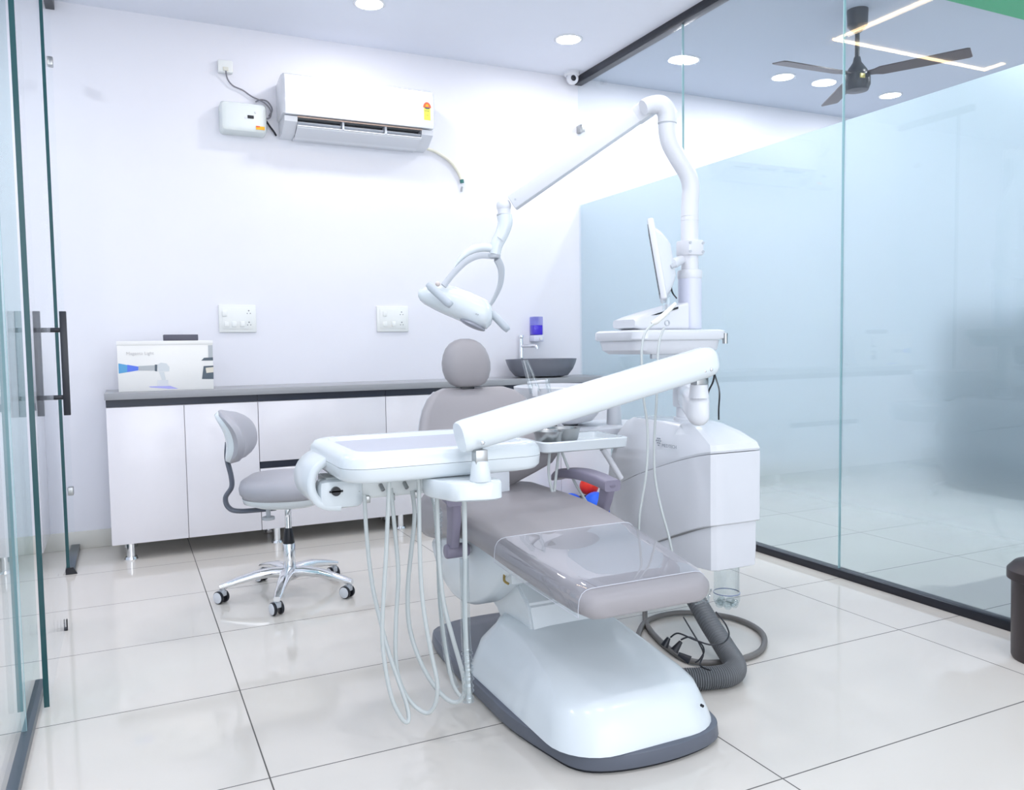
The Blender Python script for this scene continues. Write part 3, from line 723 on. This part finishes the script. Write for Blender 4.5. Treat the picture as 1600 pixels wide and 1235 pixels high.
MB().cyl((1.0, .44, .405), (1.0, .44, .385), .018, .012).build('bumper', PLAS2, dc)
MB().cyl((1.085, .222, .118), (1.085, .214, .118), .004).build('screw', BLACK, dc)
MB().box(.6705, .6725, .62, .625, .012, .05).build('plinth_seam', BLACK, dc)

# ============================================================ side cabinet with column
uc = thing('dental_unit_cabinet', 'white curved side cabinet with printed logo carrying the column', 'dental unit', (1.70, 1.1, .27))
def cabring(z, e=0, f=0, rear=0, drop=0, span=.3):
    P = [(1.600+e, .812+e+f), (1.62+e, .80+e+f), (1.82-e, .80+e+f), (1.84-e, .82+e+f), (1.845-e, 1.2), (1.80-e, 1.40-rear), (1.70, 1.50-e-rear), (1.60+e, 1.50-e-rear), (1.545+e, 1.42-rear), (1.535+e, 1.2-rear*.5), (1.562+e, 1.0), (1.585+e, .87+e+f)]
    out = []
    L = len(P)
    for i in range(L):
        a, b = V((*P[i], z)), V((*P[(i+1) % L], z))
        for k in range(5): out.append(a.lerp(b, k/5))
    if drop:
        for p in out: p.z -= drop*min(1.25, max(0, p.y-.80)/span)**1.25*(1 if p.x < 1.62 else .6)
    return out
MB().loft([cabring(.262, .03, 0, .42), cabring(.27, .012, 0, .38), cabring(.33, .010, 0, .26, .02), cabring(.40, .010, 0, .14, .085), cabring(.437, .010, 0, .10, .12)]).build('lower_shell', PLAS2, uc, ang=35)
MB().loft([cabring(.4385, .004, 0, .10, .12), cabring(.443, 0, 0, .09, .12), cabring(.56, 0, 0, .02, .14), cabring(.702, 0, 0, 0, .16, .48)]).build('side_shell', PLAS2, uc, ang=35)
MB().loft([cabring(.7045, .003, 0, 0, .16, .48), cabring(.712, 0, 0, 0, .158, .48), cabring(.735, .006, .004, .01, .10, .48), cabring(.770, .022, .06, .04, .04, .48), cabring(.793, .045, .11, .08, .01, .48), cabring(.80, .06, .135, .11)]).build('top_shell', AC, uc, ang=30)
# logo and lettering, lying on the curved left side
lp0 = at(1046, 692, X=1.556); lp1 = at(1070, 690, X=1.575)
ax = V((.014, -.16, 0)).normalized(); c0 = V((1.5575-.006, 1.03, .705))
text('MEDTECH', .018, c0+V((-.003, .004, .004)), ax, (0, 0, 1), mat('grey logo print', (.35, .38, .42), .5), uc, ext=.0006)
m = MB(); nrm = V((-1, 0, 0))
for i, (u, v) in enumerate([(-.5, 3), (.5, 3), (-1, 2), (0, 2), (1, 2), (-.5, 1), (.5, 1), (0, 0)]):
    p = c0+ax*(-.028+u*.011)+V((0, 0, .008+v*.0085)); m.cyl(p+nrm*.0008, p-nrm*.003, .0033, n=10)
m.build('logo_dots', mat('grey logo print', (.3, .3, .3)), uc)
MB().cyl((1.733, 1.1, 1.16), (1.733, 1.1, 1.382), .0455, n=36).build('column_housing', LAV, uc)
MB().cyl((1.733, 1.1, 1.355), (1.733, 1.1, 1.392), .0485, n=36, bev=.008).build('housing_cap', PLAS2, uc)
MB().cyl((1.705, 1.1, .80), (1.705, 1.1, 1.07), .031, n=28).cyl((1.705, 1.1, .795), (1.705, 1.1, .812), .042, n=28, bev=.004).build('column_lower', PLAS2, uc)
MB().cyl((1.733, 1.1, 1.385), (1.733, 1.1, 1.60), .034, n=32).cyl((1.733, 1.1, 1.585), (1.733, 1.1, 1.592), .0352, n=32).build('column_upper', PLAS2, uc)
MB().box(1.697, 1.770, 1.058, 1.142, 1.447, 1.507, .006).build('clamp', PLAS2, uc)
m = MB()
for x in (1.703, 1.764):
    for z in (1.46, 1.494): m.cyl((x, 1.060, z), (x, 1.055, z), .0055, n=12)
m.build('clamp_screws', GREYP, uc)
# instrument shelf on the column
MB().loft([ringxy(1.42, 1.77, .98, 1.24, .05, 1.065), ringxy(1.40, 1.785, .965, 1.255, .05, 1.08), ringxy(1.392, 1.79, .96, 1.26, .05, 1.115), ringxy(1.392, 1.79, .96, 1.26, .05, 1.1155)]).build('shelf_tray', PLAS2, uc, ang=40)
MB().loft([ringxy(1.385, 1.80, .95, 1.27, .05, 1.116), ringxy(1.380, 1.807, .945, 1.275, .05, 1.122), ringxy(1.380, 1.807, .945, 1.275, .05, 1.148), ringxy(1.388, 1.80, .955, 1.265, .05, 1.155)]).build('shelf_top', AC, uc, ang=40)
MB().box(1.47, 1.57, .985, 1.0, 1.048, 1.0655, .002).box(1.57, 1.68, 1.0, 1.05, 1.05, 1.0655, .002).build('shelf_bracket', GREYP, uc)
MB().cyl((1.785, .952, 1.10), (1.785, .952, 1.14), .010).build('shelf_lock', STEEL, uc)
# bottle below the cabinet
t = thing('water_bottle', 'clear plastic bottle hanging under the white side cabinet', 'bottle', (1.737, .885, .10))
wb = (1.737, .885, -.042)
MB().lathe([(0, .303), (.048, .302), (.048, .20), (.051, .19), (.051, .172), (.046, .158), (.036, .150), (.014, .156), (0, .160)], wb, n=20).build('bottle', glass_mat('bottle plastic', (.90, .94, .95), 1.55), t)
m = MB()
for i in range(5):
    a = i*2*math.pi/5+.4; m.sph((1.737+.029*math.cos(a), .885+.029*math.sin(a), .115), .0165, (1, 1, 1.1), seg=12)
m.build('petal_foot', MATS['bottle plastic'], t)
MB().lathe([(.0488, .199), (.0505, .1985), (.0505, .196), (.0488, .1955)], wb, n=24).build('water_line', mat('water line', (.2, .24, .4), .3), t)
m = MB(); random.seed(3)
P = [at(1098+random.uniform(-14, 16), 932+random.uniform(-13, 12), D=2.55+random.uniform(-.03, .03)) for _ in range(16)]
m.tube(P, .0028, n=6, k=5).build('tubing_tangle', CLEAR2, label='tangle of clear thin tubing under the legrest corner', cat_='tubing')

# ============================================================ lamp on pole
dl = thing('dental_lamp', 'white operating lamp on a long jointed arm above the headrest', 'lamp', tuple(V((1.733, 1.1, 1.60))))
MB().tube([(1.733, 1.1, 1.60), (1.735, 1.1, 1.66), (1.738, 1.1, 1.715), (1.722, 1.1, 1.765), (1.675, 1.1, 1.825), (1.640, 1.1, 1.875), (1.628, 1.1, 1.915), (1.626, 1.1, 1.945)], .034, n=28).build('pole_bend', PLAS2, dl, ang=60)
MB().cyl((1.626, 1.1, 1.943), (1.626, 1.1, 1.952), .0335, n=28).build('joint_ring', GREYP, dl)
MB().tube([(1.626, 1.1, 1.95), (1.625, 1.1, 1.99), (1.600, 1.105, 2.018), (1.56, 1.115, 2.018), (1.53, 1.12, 2.005)], [.036, .037, .036, .031, .028], n=28).build('elbow', PLAS2, dl, ang=60)
A, B = at(1014, 168, D=3.17), at(800, 318, D=3.27)
ax = (B-A).normalized(); side = ax.cross(V((0, 0, 1))).normalized(); upv = side.cross(ax)
MB().obox((A+B)/2, ax, side, upv, (B-A).length/2, .026, .030, .006).build('spring_arm', PLAS2, dl)
MB().obox(A+ax*.02, ax, side, upv, .045, .029, .034, .012).build('arm_collar', PLAS2, dl)
m = MB()
m.cyl(A+ax*.005-side*.0295, A+ax*.005-side*.031, .004, n=12); m.cyl(B-ax*.02-side*.0265, B-ax*.02-side*.028, .004, n=12)
m.build('arm_screw', GREYP, dl)
p1 = at(787, 322, D=3.27)
m = MB(); m.sph(p1, .030).tube([p1, at(788, 338, D=3.27)], .026, n=24, smooth=False).build('arm_joint', PLAS2, dl)
MB().cyl(at(787, 335.5, D=3.27), at(787, 337.5, D=3.27), .0285, n=24).build('joint_ring', GREYP, dl)
MB().tube([at(788, 337, D=3.27), at(789, 350, D=3.27), at(784, 366, D=3.27), at(776, 382, D=3.27), at(773, 398, D=3.27)], [.030, .030, .027, .026, .022], n=24).build('neck', PLAS, dl, ang=60)
m = MB()
for k in range(4): m.cyl(at(777+1.5*k*1.0, 373+.6*k*2-3, D=3.235), at(783+1.2*k, 377+.6*k*2-3, D=3.235), .0016, n=6)
m.build('vent_grille', GREYP, dl)
MB().cyl(at(771, 399, D=3.27), at(771, 403.5, D=3.27), .030, .026, n=28).build('yoke_hub', GREYP, dl)
MB().tube([at(766, 400, D=3.26), at(748, 400, D=3.24), at(728, 409, D=3.22), at(708, 428, D=3.20), at(693, 447, D=3.18)], .0058, n=10, flat=2.2).build('yoke', GREYP, dl)
MB().tube([at(776, 404, D=3.28), at(783, 420, D=3.31), at(782, 443, D=3.33), at(774, 463, D=3.33), at(766, 477, D=3.33)], [.010, .011, .009, .007, .005], n=10, flat=2).build('yoke', GREYP, dl)
MB().tube([at(768, 388, D=3.27), at(752, 387, D=3.26), at(735, 392, D=3.25), at(720, 404, D=3.24), at(710, 418, D=3.23)], [.020, .022, .020, .012, .003], n=14, flat=.8).build('yoke_cover', PLAS, dl, ang=60)
# head
secs = [(655, 461, 5), (657, 461.5, 9), (663, 463, 13), (670, 463.5, 16), (681, 466, 19.5), (696, 469, 23.5), (715, 475, 25.5), (735, 483, 26.5), (750, 489, 25.5), (760, 491.5, 23), (767, 492, 15), (769, 492.5, 8)]
rings = []
pxm = 3.27/FPX
ex_ = V((RT.x, RT.y, 0)).normalized(); fz = V((FW.x, FW.y, 0)).normalized()
for x, y, h in secs:
    c = at(x, y, D=3.27); hh = h*pxm; dd = .035+.055*(h/26.5)
    ring = []
    for i in range(28):
        a = 2*math.pi*i/28; cc, ss = math.cos(a), math.sin(a)
        ring.append(c+fz*dd*abs(cc)**.75*math.copysign(1, cc)+V((0, 0, 1))*hh*abs(ss)**.85*math.copysign(1, ss))
    rings.append(ring)
MB().loft(rings).build('lamp_head', PLAS, dl, ang=40)
c = at(738, 507.5, D=3.245); ld = (at(756, 517, D=3.245)-at(719, 501, D=3.245)).normalized()
lm = Matrix(((ld.x, fz.x, 0, 0), (ld.y, fz.y, 0, 0), (ld.z, fz.z, 1, 0), (0, 0, 0, 1)))
MB().sph(c, 1, (.056, .064, .015), M=lm).build('lens', mat('lens grey', (.30, .31, .36), .3), dl)
MB().tube([at(669, 443, D=3.14), at(673, 448, D=3.14), at(700, 473, D=3.14), at(705, 478, D=3.14)], [.013, .017, .017, .013], n=18, smooth=False).build('handle', mat('handle grey', (.50, .55, .60), .4), dl, ang=80)
MB().tube([at(768, 488, D=3.30), at(773, 494, D=3.30), at(790, 512, D=3.30), at(794, 517, D=3.30)], [.013, .016, .016, .011], n=18, smooth=False).build('handle', mat('handle grey', (.5, .5, .5)), dl, ang=80)
MB().sph(at(684, 444, D=3.18), .010, (1, 1, 1)).build('handle_boss', mat('beige cap', (.62, .55, .52), .4), dl)
m = MB(); m.cyl(at(744, 491, D=3.176), at(744, 491, D=3.19), .0015, n=6); m.cyl(at(747, 492, D=3.176), at(747, 492, D=3.19), .0015, n=6)
m.build('switch_mark', BLACK, dl)

# ============================================================ doctor's tray on its arm
dt = thing('instrument_tray', 'white instrument tray console with hanging hoses on a swing arm', 'instrument tray', (.5, .75, .70))
A, B = at(719, 684, D=2.12), at(1112, 563, D=2.45)
ax = (B-A).normalized(); side = ax.cross(V((0, 0, 1))).normalized(); upv = side.cross(ax)
rings = []
Ltot = (B-A).length
for t_, k in ((-.002, .90), (.006, .97), (.02, 1), (.96*Ltot, 1.06), (.985*Ltot, 1.0), (1.0*Ltot, .82), (1.008*Ltot, .6)):
    c = A+ax*t_; rings.append([c+side*x*k+upv*z*k for x, z in rr(-.040, .040, -.043, .043, .030, 6)])
MB().loft(rings).build('spring_arm', PLAS, dt, ang=50)
for q, dd in (((754, 692), 2.085), ((1101, 580), 2.395), ((1111, 577.5), 2.40)):
    p = at(*q, D=dd); MB().sph(p, .0062, (1, 1, 1), seg=14).build('arm_bolt', CHROME, dt)
pc = at(750, 735, D=2.115)
MB().box(pc.x-.017, pc.x+.017, pc.y-.015, pc.y+.015, .795, .835, .002).build('chrome_bracket', STEEL, dt)
MB().cyl((pc.x+.001, pc.y, .752), (pc.x+.001, pc.y, .806), .029, .022, n=28, bev=.004).build('arm_post', PLAS, dt)
foot = [(.44, .47), (.46, .425), (.515, .405), (.555, .397), (.580, .405), (.588, .43), (.585, .46), (.565, .53), (.53, .62), (.46, .66), (.43, .60), (.42, .53)]
ff = cat([(a, b, 0) for a, b in foot], 4, True)
def fring(z, k): return [V((.51+(p.x-.51)*k, .52+(p.y-.52)*k, z)) for p in ff]
MB().loft([fring(.703, .94), fring(.708, 1), fring(.748, 1), fring(.753, .95)]).build('arm_foot', PLAS, dt, ang=50)
# tray body
def tr(z, e, r=.07): return ringxy(.195+e, .775-e, .505+e, 1.0-e, r, z, 8)
MB().loft([tr(.752, .03), tr(.757, .01), tr(.768, .002), tr(.7935, 0)]).build('tray_underside', PLAS, dt, ang=40)
MB().loft([tr(.7945, 0), tr(.815, .002), tr(.829, .012), tr(.834, .028, .055), tr(.833, .048, .045), tr(.820, .056, .04)]).build('tray_rim', PLAS, dt, ang=50)
MB().loft([tr(.8155, .056, .04), tr(.821, .056, .04)]).build('tray_mat', mat('pale grey mat', (.47, .49, .56), .5), dt)
# curved cheek and handpiece panel beneath
path = [(.235, .800), (.195, .79), (.165, .765), (.155, .73), (.163, .695), (.19, .668), (.235, .660)]
pp = cat([(a, 0, b) for a, b in path], 4); rings = []
for i, p in enumerate(pp):
    a, b = pp[max(i-1, 0)], pp[min(i+1, len(pp)-1)]; tg = (b-a).normalized(); nn = V((tg.z, 0, -tg.x))
    wd = .14
    rings.append([V((p.x, .80, p.z))+nn*u+V((0, v, 0)) for u, v in rr(-.012, .012, -.075, .13, .010, 3)])
MB().loft(rings).build('side_loop', PLAS, dt, ang=50)
pn = MB().loft([[V((x, y, z)) for y, z in rr(.742, .86, .672, .742, .016, 4)] for x in (.20, .66)]).build('handpiece_panel', mat('cool white plastic', (.82, .86, .86), .3), dt, ang=40)  # panel in a cool white, lighter than the tray shell
m = MB()
m.box(.175, .30, .722, .80, .655, .738, .018)
m.build('panel_block', PLAS, pn)
for X in (.281, .353, .424):
    a = V((X, .742, .712)); d = V((.22, -.9, -.9)).normalized()
    MB().cyl(a, a+d*.022, .006, n=14, bev=.001).build('knob', STEEL, dt)
MB().cyl((.209+.01, .727, .708), (.219, .712, .708), .013, n=20).box(.200, .238, .712, .716, .705, .711, .001).build('selector', BLACK, dt)
MB().box(.30, .34, .66, .664, .742, .752, .001).build('button_row', GREYP, dt)
for X in (.312, .458, .385, .54): MB().box(X-.007, X+.007, .728, .742, .664, .684, .002).build('holder_clip', STEEL, dt)
o4 = lambda x, y: (540+x*.332, 740+y*.332)
def hose(P, d0, d1, r, name='handpiece_hose', mt=HOSE, par=dt, **kw):
    n_ = len(P); pts = [at(*o4(*q), D=d0+(d1-d0)*i/(n_-1)) for i, q in enumerate(P)]
    for p in pts: p.z = max(p.z, r+.001)
    return MB().tube(pts, r, n=12, k=6, **kw).build(name, mt, par, ang=80)
hose([(88, 100), (100, 300), (125, 520), (165, 700), (205, 850), (250, 980), (285, 1080), (298, 1150), (285, 1172), (255, 1140), (215, 1050), (185, 900), (172, 750), (180, 560), (192, 350), (202, 100), (204, 10)], 2.27, 2.16, .0058)
hose([(213, 70), (235, 300), (248, 480), (238, 680), (235, 850), (255, 980), (310, 1080), (380, 1128), (420, 1090), (432, 990), (400, 830), (365, 620), (350, 400), (346, 100), (345, 20)], 2.29, 2.19, .0058)
hose([(313, 80), (325, 200), (305, 400), (292, 560), (300, 720), (345, 870), (410, 990), (480, 1065), (530, 1075), (558, 1030), (550, 940), (500, 760), (460, 600), (440, 400), (432, 200), (430, 50)], 2.32, 2.22, .0062)
hose([(405, 60), (425, 230), (438, 450), (448, 650), (475, 850), (505, 990), (540, 1050)], 2.36, 2.34, .0056)
hose([(558, 100), (562, 400), (560, 600), (565, 780), (575, 950), (582, 1075)], 2.20, 2.22, .0068)
P = [(557, 400), (562, 600), (566, 760), (572, 850), (577, 950), (578, 1080)]
pts = [at(*o4(*q), D=2.205) for q in P]; cc = cat(pts, 14)
rad = [.013+(.003*math.sin(i*2.3)+.0022*math.sin(i*5.1) if i > 38 else 0) for i in range(len(cc))]
MB().tube(cc, rad, n=14, smooth=False).build('plastic_sleeve', CLEAR2, dt, ang=80, label='crinkled clear sleeve')
pts = [at(*o4(*q), D=2.35) for q in ((395, 40), (415, 130), (438, 190), (436, 260), (440, 420), (450, 640), (480, 880), (520, 1010))]; cc = cat(pts, 10)
rad = [.008+(.005*math.sin(i*2.1)**2 if 14 < i < 34 else .001) for i in range(len(cc))]
MB().tube(cc, rad, n=12, smooth=False).build('plastic_sleeve', CLEAR2, dt, ang=80)
# right-hand pivot: chrome link, rounded end of rigid arm, hub
q = at(1093, 597, D=2.455)
MB().box(q.x-.022, q.x+.022, q.y-.016, q.y+.016, q.z-.022, q.z+.03, .003).build('pivot_link', STEEL, dt)
pb = at(1092, 640, D=2.46); col = V((1.705, 1.1, pb.z))
MB().cyl(V((pb.x, pb.y, pb.z+.035)), V((pb.x, pb.y, pb.z+.075)), .030, .026, n=28).build('pivot_post', PLAS2, dt)
d = (col-pb).normalized(); s_ = V((0, 0, 1)).cross(d).normalized(); rings = []
L = (col-pb).length-.03
for t_, k in ((-.008, .45), (0, .8), (.015, 1), (L*.5, .97), (L, .85)):
    rings.append([pb+d*t_+s_*x*k+V((0, 0, z*k)) for x, z in rr(-.033, .033, -.052, .052, .032, 6)])
MB().loft(rings).build('rigid_arm', AC, dt, ang=50)
MB().cyl((1.705, 1.1, pb.z-.05), (1.705, 1.1, pb.z+.05), .045, n=28, bev=.006).build('arm_hub', PLAS2, dt)
MB().tube([at(1112, 570, D=2.44), at(1116, 583, D=2.43), at(1114, 597, D=2.45), at(1107, 612, D=2.46), at(1104, 628, D=2.47)], .0028, n=8).build('cable', BLACK, dt)
MB().tube([at(1113, 575, D=2.45), at(1118, 590, D=2.46), at(1124, 612, D=2.7), at(1123, 640, D=2.78), at(1123, 656, D=2.80)], .0028, n=8).build('cable', BLACK, dt)

# ============================================================ device, monitor on shelf
t = thing('scaler_device', 'white wedge-shaped tabletop device with handpiece on the column shelf', 'dental device', (1.53, 1.06, 1.155))
sec = []
for p, h0 in ((978, 500), (990, 495), (1015, 487), (1040, 480), (1061, 474)):
    c = at(p, 505, Y=1.05); top = at(p, h0, Y=1.05).z; sec.append([V((c.x, y, z)) for y, z in rr(.99, 1.14, 1.156+(.008 if p == 978 else 0), top, .012, 4)])
MB().loft(sec).build('body', PLAS2, t, ang=40)
MB().loft([[at(1007, 497, Y=.992)+V((0, 0, dz)) for dz in (-.002, .002)]+[at(1007, 495, Y=1.0)], [at(1060, 481, Y=.986)+V((0, 0, dz)) for dz in (-.004, .004)]+[at(1060, 479, Y=1.0)]]).build('dark_slot', BLACK, t)
MB().tube([at(1018, 506, D=2.78), at(1026, 502, D=2.78), at(1040, 490, D=2.78), at(1056, 474, D=2.78)], [.007, .010, .009, .006], n=14).build('handpiece', mat('cream handpiece', (.80, .80, .76), .3), t, ang=80)
MB().lathe([(.007, 0), (.011, 0), (.011, .004), (.007, .004)], at(1042, 505, D=2.79), M=Matrix.Rotation(math.radians(90), 4, 'X')).build('socket_ring', GREYP, t)
h = lambda P, d: [at(*q, D=dd) for q, dd in zip(P, d)]
MB().tube(h([(1020, 507), (1008, 520), (1003, 545), (1003, 580), (1006, 625), (1011, 660), (1012, 700), (1009, 745), (1000, 800), (998, 828)], [2.77, 2.74, 2.72, 2.70, 2.68, 2.68, 2.68, 2.68, 2.70, 2.72]), .0042, n=10).build('hose', HOSE, t, ang=80)
MB().tube(h([(1038, 512), (1031, 530), (1028, 555), (1027, 590), (1026, 625), (1023, 670), (1022, 710), (1024, 750), (1033, 795), (1044, 835), (1050, 862)], [2.78, 2.76, 2.74, 2.72, 2.71, 2.70, 2.70, 2.70, 2.70, 2.70, 2.70]), .0042, n=10).build('hose', HOSE, t, ang=80)

t = thing('monitor', 'white monitor seen edge-on on a bracket beside the column', 'monitor', tuple(at(1040, 420, D=3.0)))
top, bot = at(1016, 342, D=2.95), at(1038, 468, D=2.95)
vd = V((FW.x, FW.y, 0)).normalized(); vd = (at(1030, 400, D=3)-CAM); vd.z = 0; vd.normalize()
aup = (top-bot).normalized(); nrm = vd.cross(aup).normalized(); nrm = -nrm if nrm.x < 0 else nrm
cm = (top+bot)/2
MB().obox(cm-vd*-.14+nrm*0, nrm, vd, aup, .012, .17, (top-bot).length/2, .008).build('screen_frame', PLAS2, t)
MB().obox(cm+vd*.14-nrm*.0125, nrm, vd, aup, .001, .155, (top-bot).length/2-.02, 0).build('screen', BLACK, t)
rings = []
for k, (a, b) in enumerate(((.012, 1.0), (.03, .86), (.05, .6), (.058, .45))):
    rings.append([cm+vd*.14+nrm*a+vd*x*b+aup*y*b for x, y in rr(-.155, .155, -.135, .115, .02, 4)])
MB().loft(rings).build('back_shell', PLAS2, t, ang=35)
e = cm+vd*.05+nrm*.058
MB().tube([cm+vd*.10+nrm*.05+aup*-.02, V((1.69, 1.1, 1.43))], [.020, .018], n=14, smooth=False).build('bracket', PLAS2, t)
MB().cyl(at(1048, 417, D=2.98), at(1056, 414, D=2.98), .009, n=14).build('bracket_knob', GREYP, t)
MB().cyl(at(1035, 447, D=2.93), at(1036, 457, D=2.93), .008, n=12).build('grey_button', GREYP, t)
MB().tube([at(1046, 437, D=3.0), at(1048, 448, D=3.0), at(1051, 458, D=3.0), at(1057, 466, D=3.05)], [.006, .004, .003, .003], n=8).build('cable', BLACK, t)
MB().obox(at(1041, 478, D=3.0), nrm, vd, V((0, 0, 1)), .014, .03, .035, .004).build('stand', CLEAR2, t)

# ============================================================ spittoon and assistant tray
t = thing('spittoon', 'white round spittoon bowl behind the sloping tray arm', 'spittoon', (1.38, 1.62, .75))
MB().lathe([(0, .762), (.09, .762), (.14, .775), (.18, .82), (.20, .88), (.205, .925), (.195, .928), (.17, .86), (.10, .80), (0, .79)], (1.42, 1.60, 0)).build('bowl', PLAS2, t, ang=50)
MB().lathe([(0, .754), (.075, .754), (.078, .7625), (0, .7625)], (1.42, 1.60, 0)).build('gasket', BLACK, t)
MB().loft([ringxy(1.28, 1.80, 1.46, 1.72, .10, .655, 8), ringxy(1.26, 1.82, 1.44, 1.74, .11, .69, 8), ringxy(1.26, 1.82, 1.44, 1.74, .11, .74, 8), ringxy(1.275, 1.81, 1.455, 1.73, .10, .752, 8)]).build('bowl_support', PLAS2, t, ang=40)
MB().cyl((1.645, 1.52, .752), (1.645, 1.52, .90), .034, .026, n=24).build('filler_post', PLAS2, t)
at_ = thing('assistant_tray', 'small white tray holding two steel bowls beside the backrest', 'tray', (1.28, 1.27, .70))
def atr(z, e, r=.025): return ringxy(1.095+e, 1.475-e, 1.14+e, 1.40-e, r, z, 5)
MB().loft([atr(.700, .012), atr(.705, .004), atr(.738, 0), atr(.742, .004), atr(.741, .016), atr(.722, .022)]).build('tray', PLAS, at_, ang=50)
MB().box(1.30, 1.58, 1.36, 1.46, .675, .699, .008).build('bracket', PLAS2, at_)
m = MB().tube([(1.385, 1.2, .695), (1.41, 1.2, .66), (1.47, 1.2, .57)], .012, n=12); m.build('strut', PLAS2, at_)
for a, b in (([(1.16, 1.22, .69), (1.155, 1.22, .62), (1.16, 1.21, .56), (1.175, 1.2, .50)], 0), ([(1.20, 1.22, .69), (1.19, 1.22, .62), (1.175, 1.21, .55), (1.17, 1.2, .50)], 0), ([(1.215, 1.22, .69), (1.235, 1.21, .63), (1.255, 1.19, .57), (1.29, 1.17, .50), (1.31, 1.16, .46)], 0)):
    MB().tube(a, .0055, n=10).build('suction_hose', HOSE, at_)
for (x, y, r), lb in (((1.262, 1.29, .066), 'right one of two steel bowls on the small tray'), ((1.155, 1.22, .058), 'left one of two steel bowls on the small tray, nearer the chair')):
    MB().lathe([(0, .7235), (r*.72, .7235), (r*.82, .730), (r, .775), (r*1.03, .778), (r*.95, .776), (r*.76, .734), (0, .73)], (x, y, 0)).build('steel_bowl', STEEL, label=lb, cat_='bowl', group='steel bowls on the assistant tray')
t = thing('syringe_holder', 'white holder with translucent suction tips in front of the sink', 'instrument holder', (1.24, 1.46, .90))
D_ = 3.35
MB().tube([at(818, 563, D=D_), at(823, 580, D=D_), at(827, 597, D=D_), at(832, 615, D=D_)], [.009, .010, .011, .012], n=12).build('suction_tip', CLEAR2, t)
MB().tube([at(823, 563, D=D_), at(831, 582, D=D_), at(838, 600, D=D_), at(842, 612, D=D_)], [.005, .006, .007, .009], n=12).build('suction_tip', CLEAR2, t)
MB().tube([at(854, 592, D=D_), at(857, 606, D=D_), at(859, 615, D=D_)], [.011, .009, .008], n=12).build('air_syringe', CLEAR2, t)
MB().tube([at(824, 599, D=D_), at(842, 597, D=D_), at(856, 596, D=D_)], .007, n=10).build('holder_bar', PLAS2, t)
MB().obox(at(836, 612, D=D_), RT, V((FW.x, FW.y, 0)).normalized(), V((0, 0, 1)), .012, .012, .022, .005).build('holder_block', PLAS2, t)
MB().tube([at(834, 612, D=D_), at(850, 640, D=D_+.02), V((1.38, 1.48, .74))], .010, n=10).build('holder_arm', PLAS2, t)

# ============================================================ floor hoses and wires
t = thing('suction_tube', 'thick dark grey corrugated tube bending on the floor right of the base', 'tube', (1.4, .55, 0))
P = cat([(1.60, .98, .235), (1.57, .88, .18), (1.545, .76, .115), (1.52, .64, .062), (1.48, .54, .040), (1.42, .50, .036), (1.34, .51, .036), (1.26, .54, .036), (1.15, .58, .040)], 80)
rad = [(.0365, .036, .0345, .031, .031, .0345, .036)[i % 7] for i in range(len(P))]
MB().tube(P, rad, n=20, smooth=False).build('corrugated_tube', CORR, t, ang=80)
MB().tube([(1.20, .80, .012), (1.35, .93, .012), (1.52, 1.10, .012), (1.70, 1.12, .012), (1.84, .98, .012), (1.83, .80, .012), (1.70, .66, .012), (1.55, .63, .013), (1.43, .68, .0125), (1.42, .80, .012), (1.47, 1.0, .012), (1.54, 1.14, .02), (1.60, 1.20, .12), (1.66, 1.20, .26)], .0105, n=12).build('drain_hose', HOSED, label='thin grey hose looping on floor around the corrugated tube', cat_='hose')
W = lambda L: [at(q[0], q[1], D=q[2]) for q in L]
MB().tube(W([(1119, 957, 2.62), (1133, 975, 2.55), (1139, 992, 2.50), (1130, 1005, 2.46), (1110, 1008, 2.45), (1085, 1000, 2.47), (1060, 990, 2.5), (1048, 996, 2.53)]), .0026, n=8).build('wire', BLACK, label='thin black wire curling over the corrugated tube', cat_='wire', group=None)
MB().tube(W([(1068, 965, 2.68), (1080, 985, 2.6), (1092, 1005, 2.55), (1099, 1022, 2.52), (1094, 1040, 2.50), (1110, 1048, 2.45)]), .0026, n=8).build('wire', BLACK, label='black wire dropping straight beside the tube bend', cat_='wire')
MB().tube(W([(1064, 1000, 2.52), (1078, 996, 2.5), (1095, 1006, 2.49), (1100, 1018, 2.49), (1094, 1030, 2.49), (1086, 1036, 2.49)]), .0026, n=8).build('wire', BLACK, label='short black wire looping from the plug', cat_='wire')
for (a, b), lb in ((((1045, 997, 2.53), (1038, 1010, 2.53)), 'small black plug nearest the base shroud, left one'), (((1064, 1003, 2.51), (1053, 1018, 2.50)), 'black wedge-shaped plug right of the smaller one'), (((1060, 1022, 2.47), (1078, 1032, 2.46)), 'flat black connector lying on the grey hose')):
    pa, pb_ = at(a[0], a[1], D=a[2]), at(b[0], b[1], D=b[2])
    MB().tube([pa, pb_], [.006, .013], n=12, smooth=False).build('plug', BLACK, label=lb, cat_='plug')
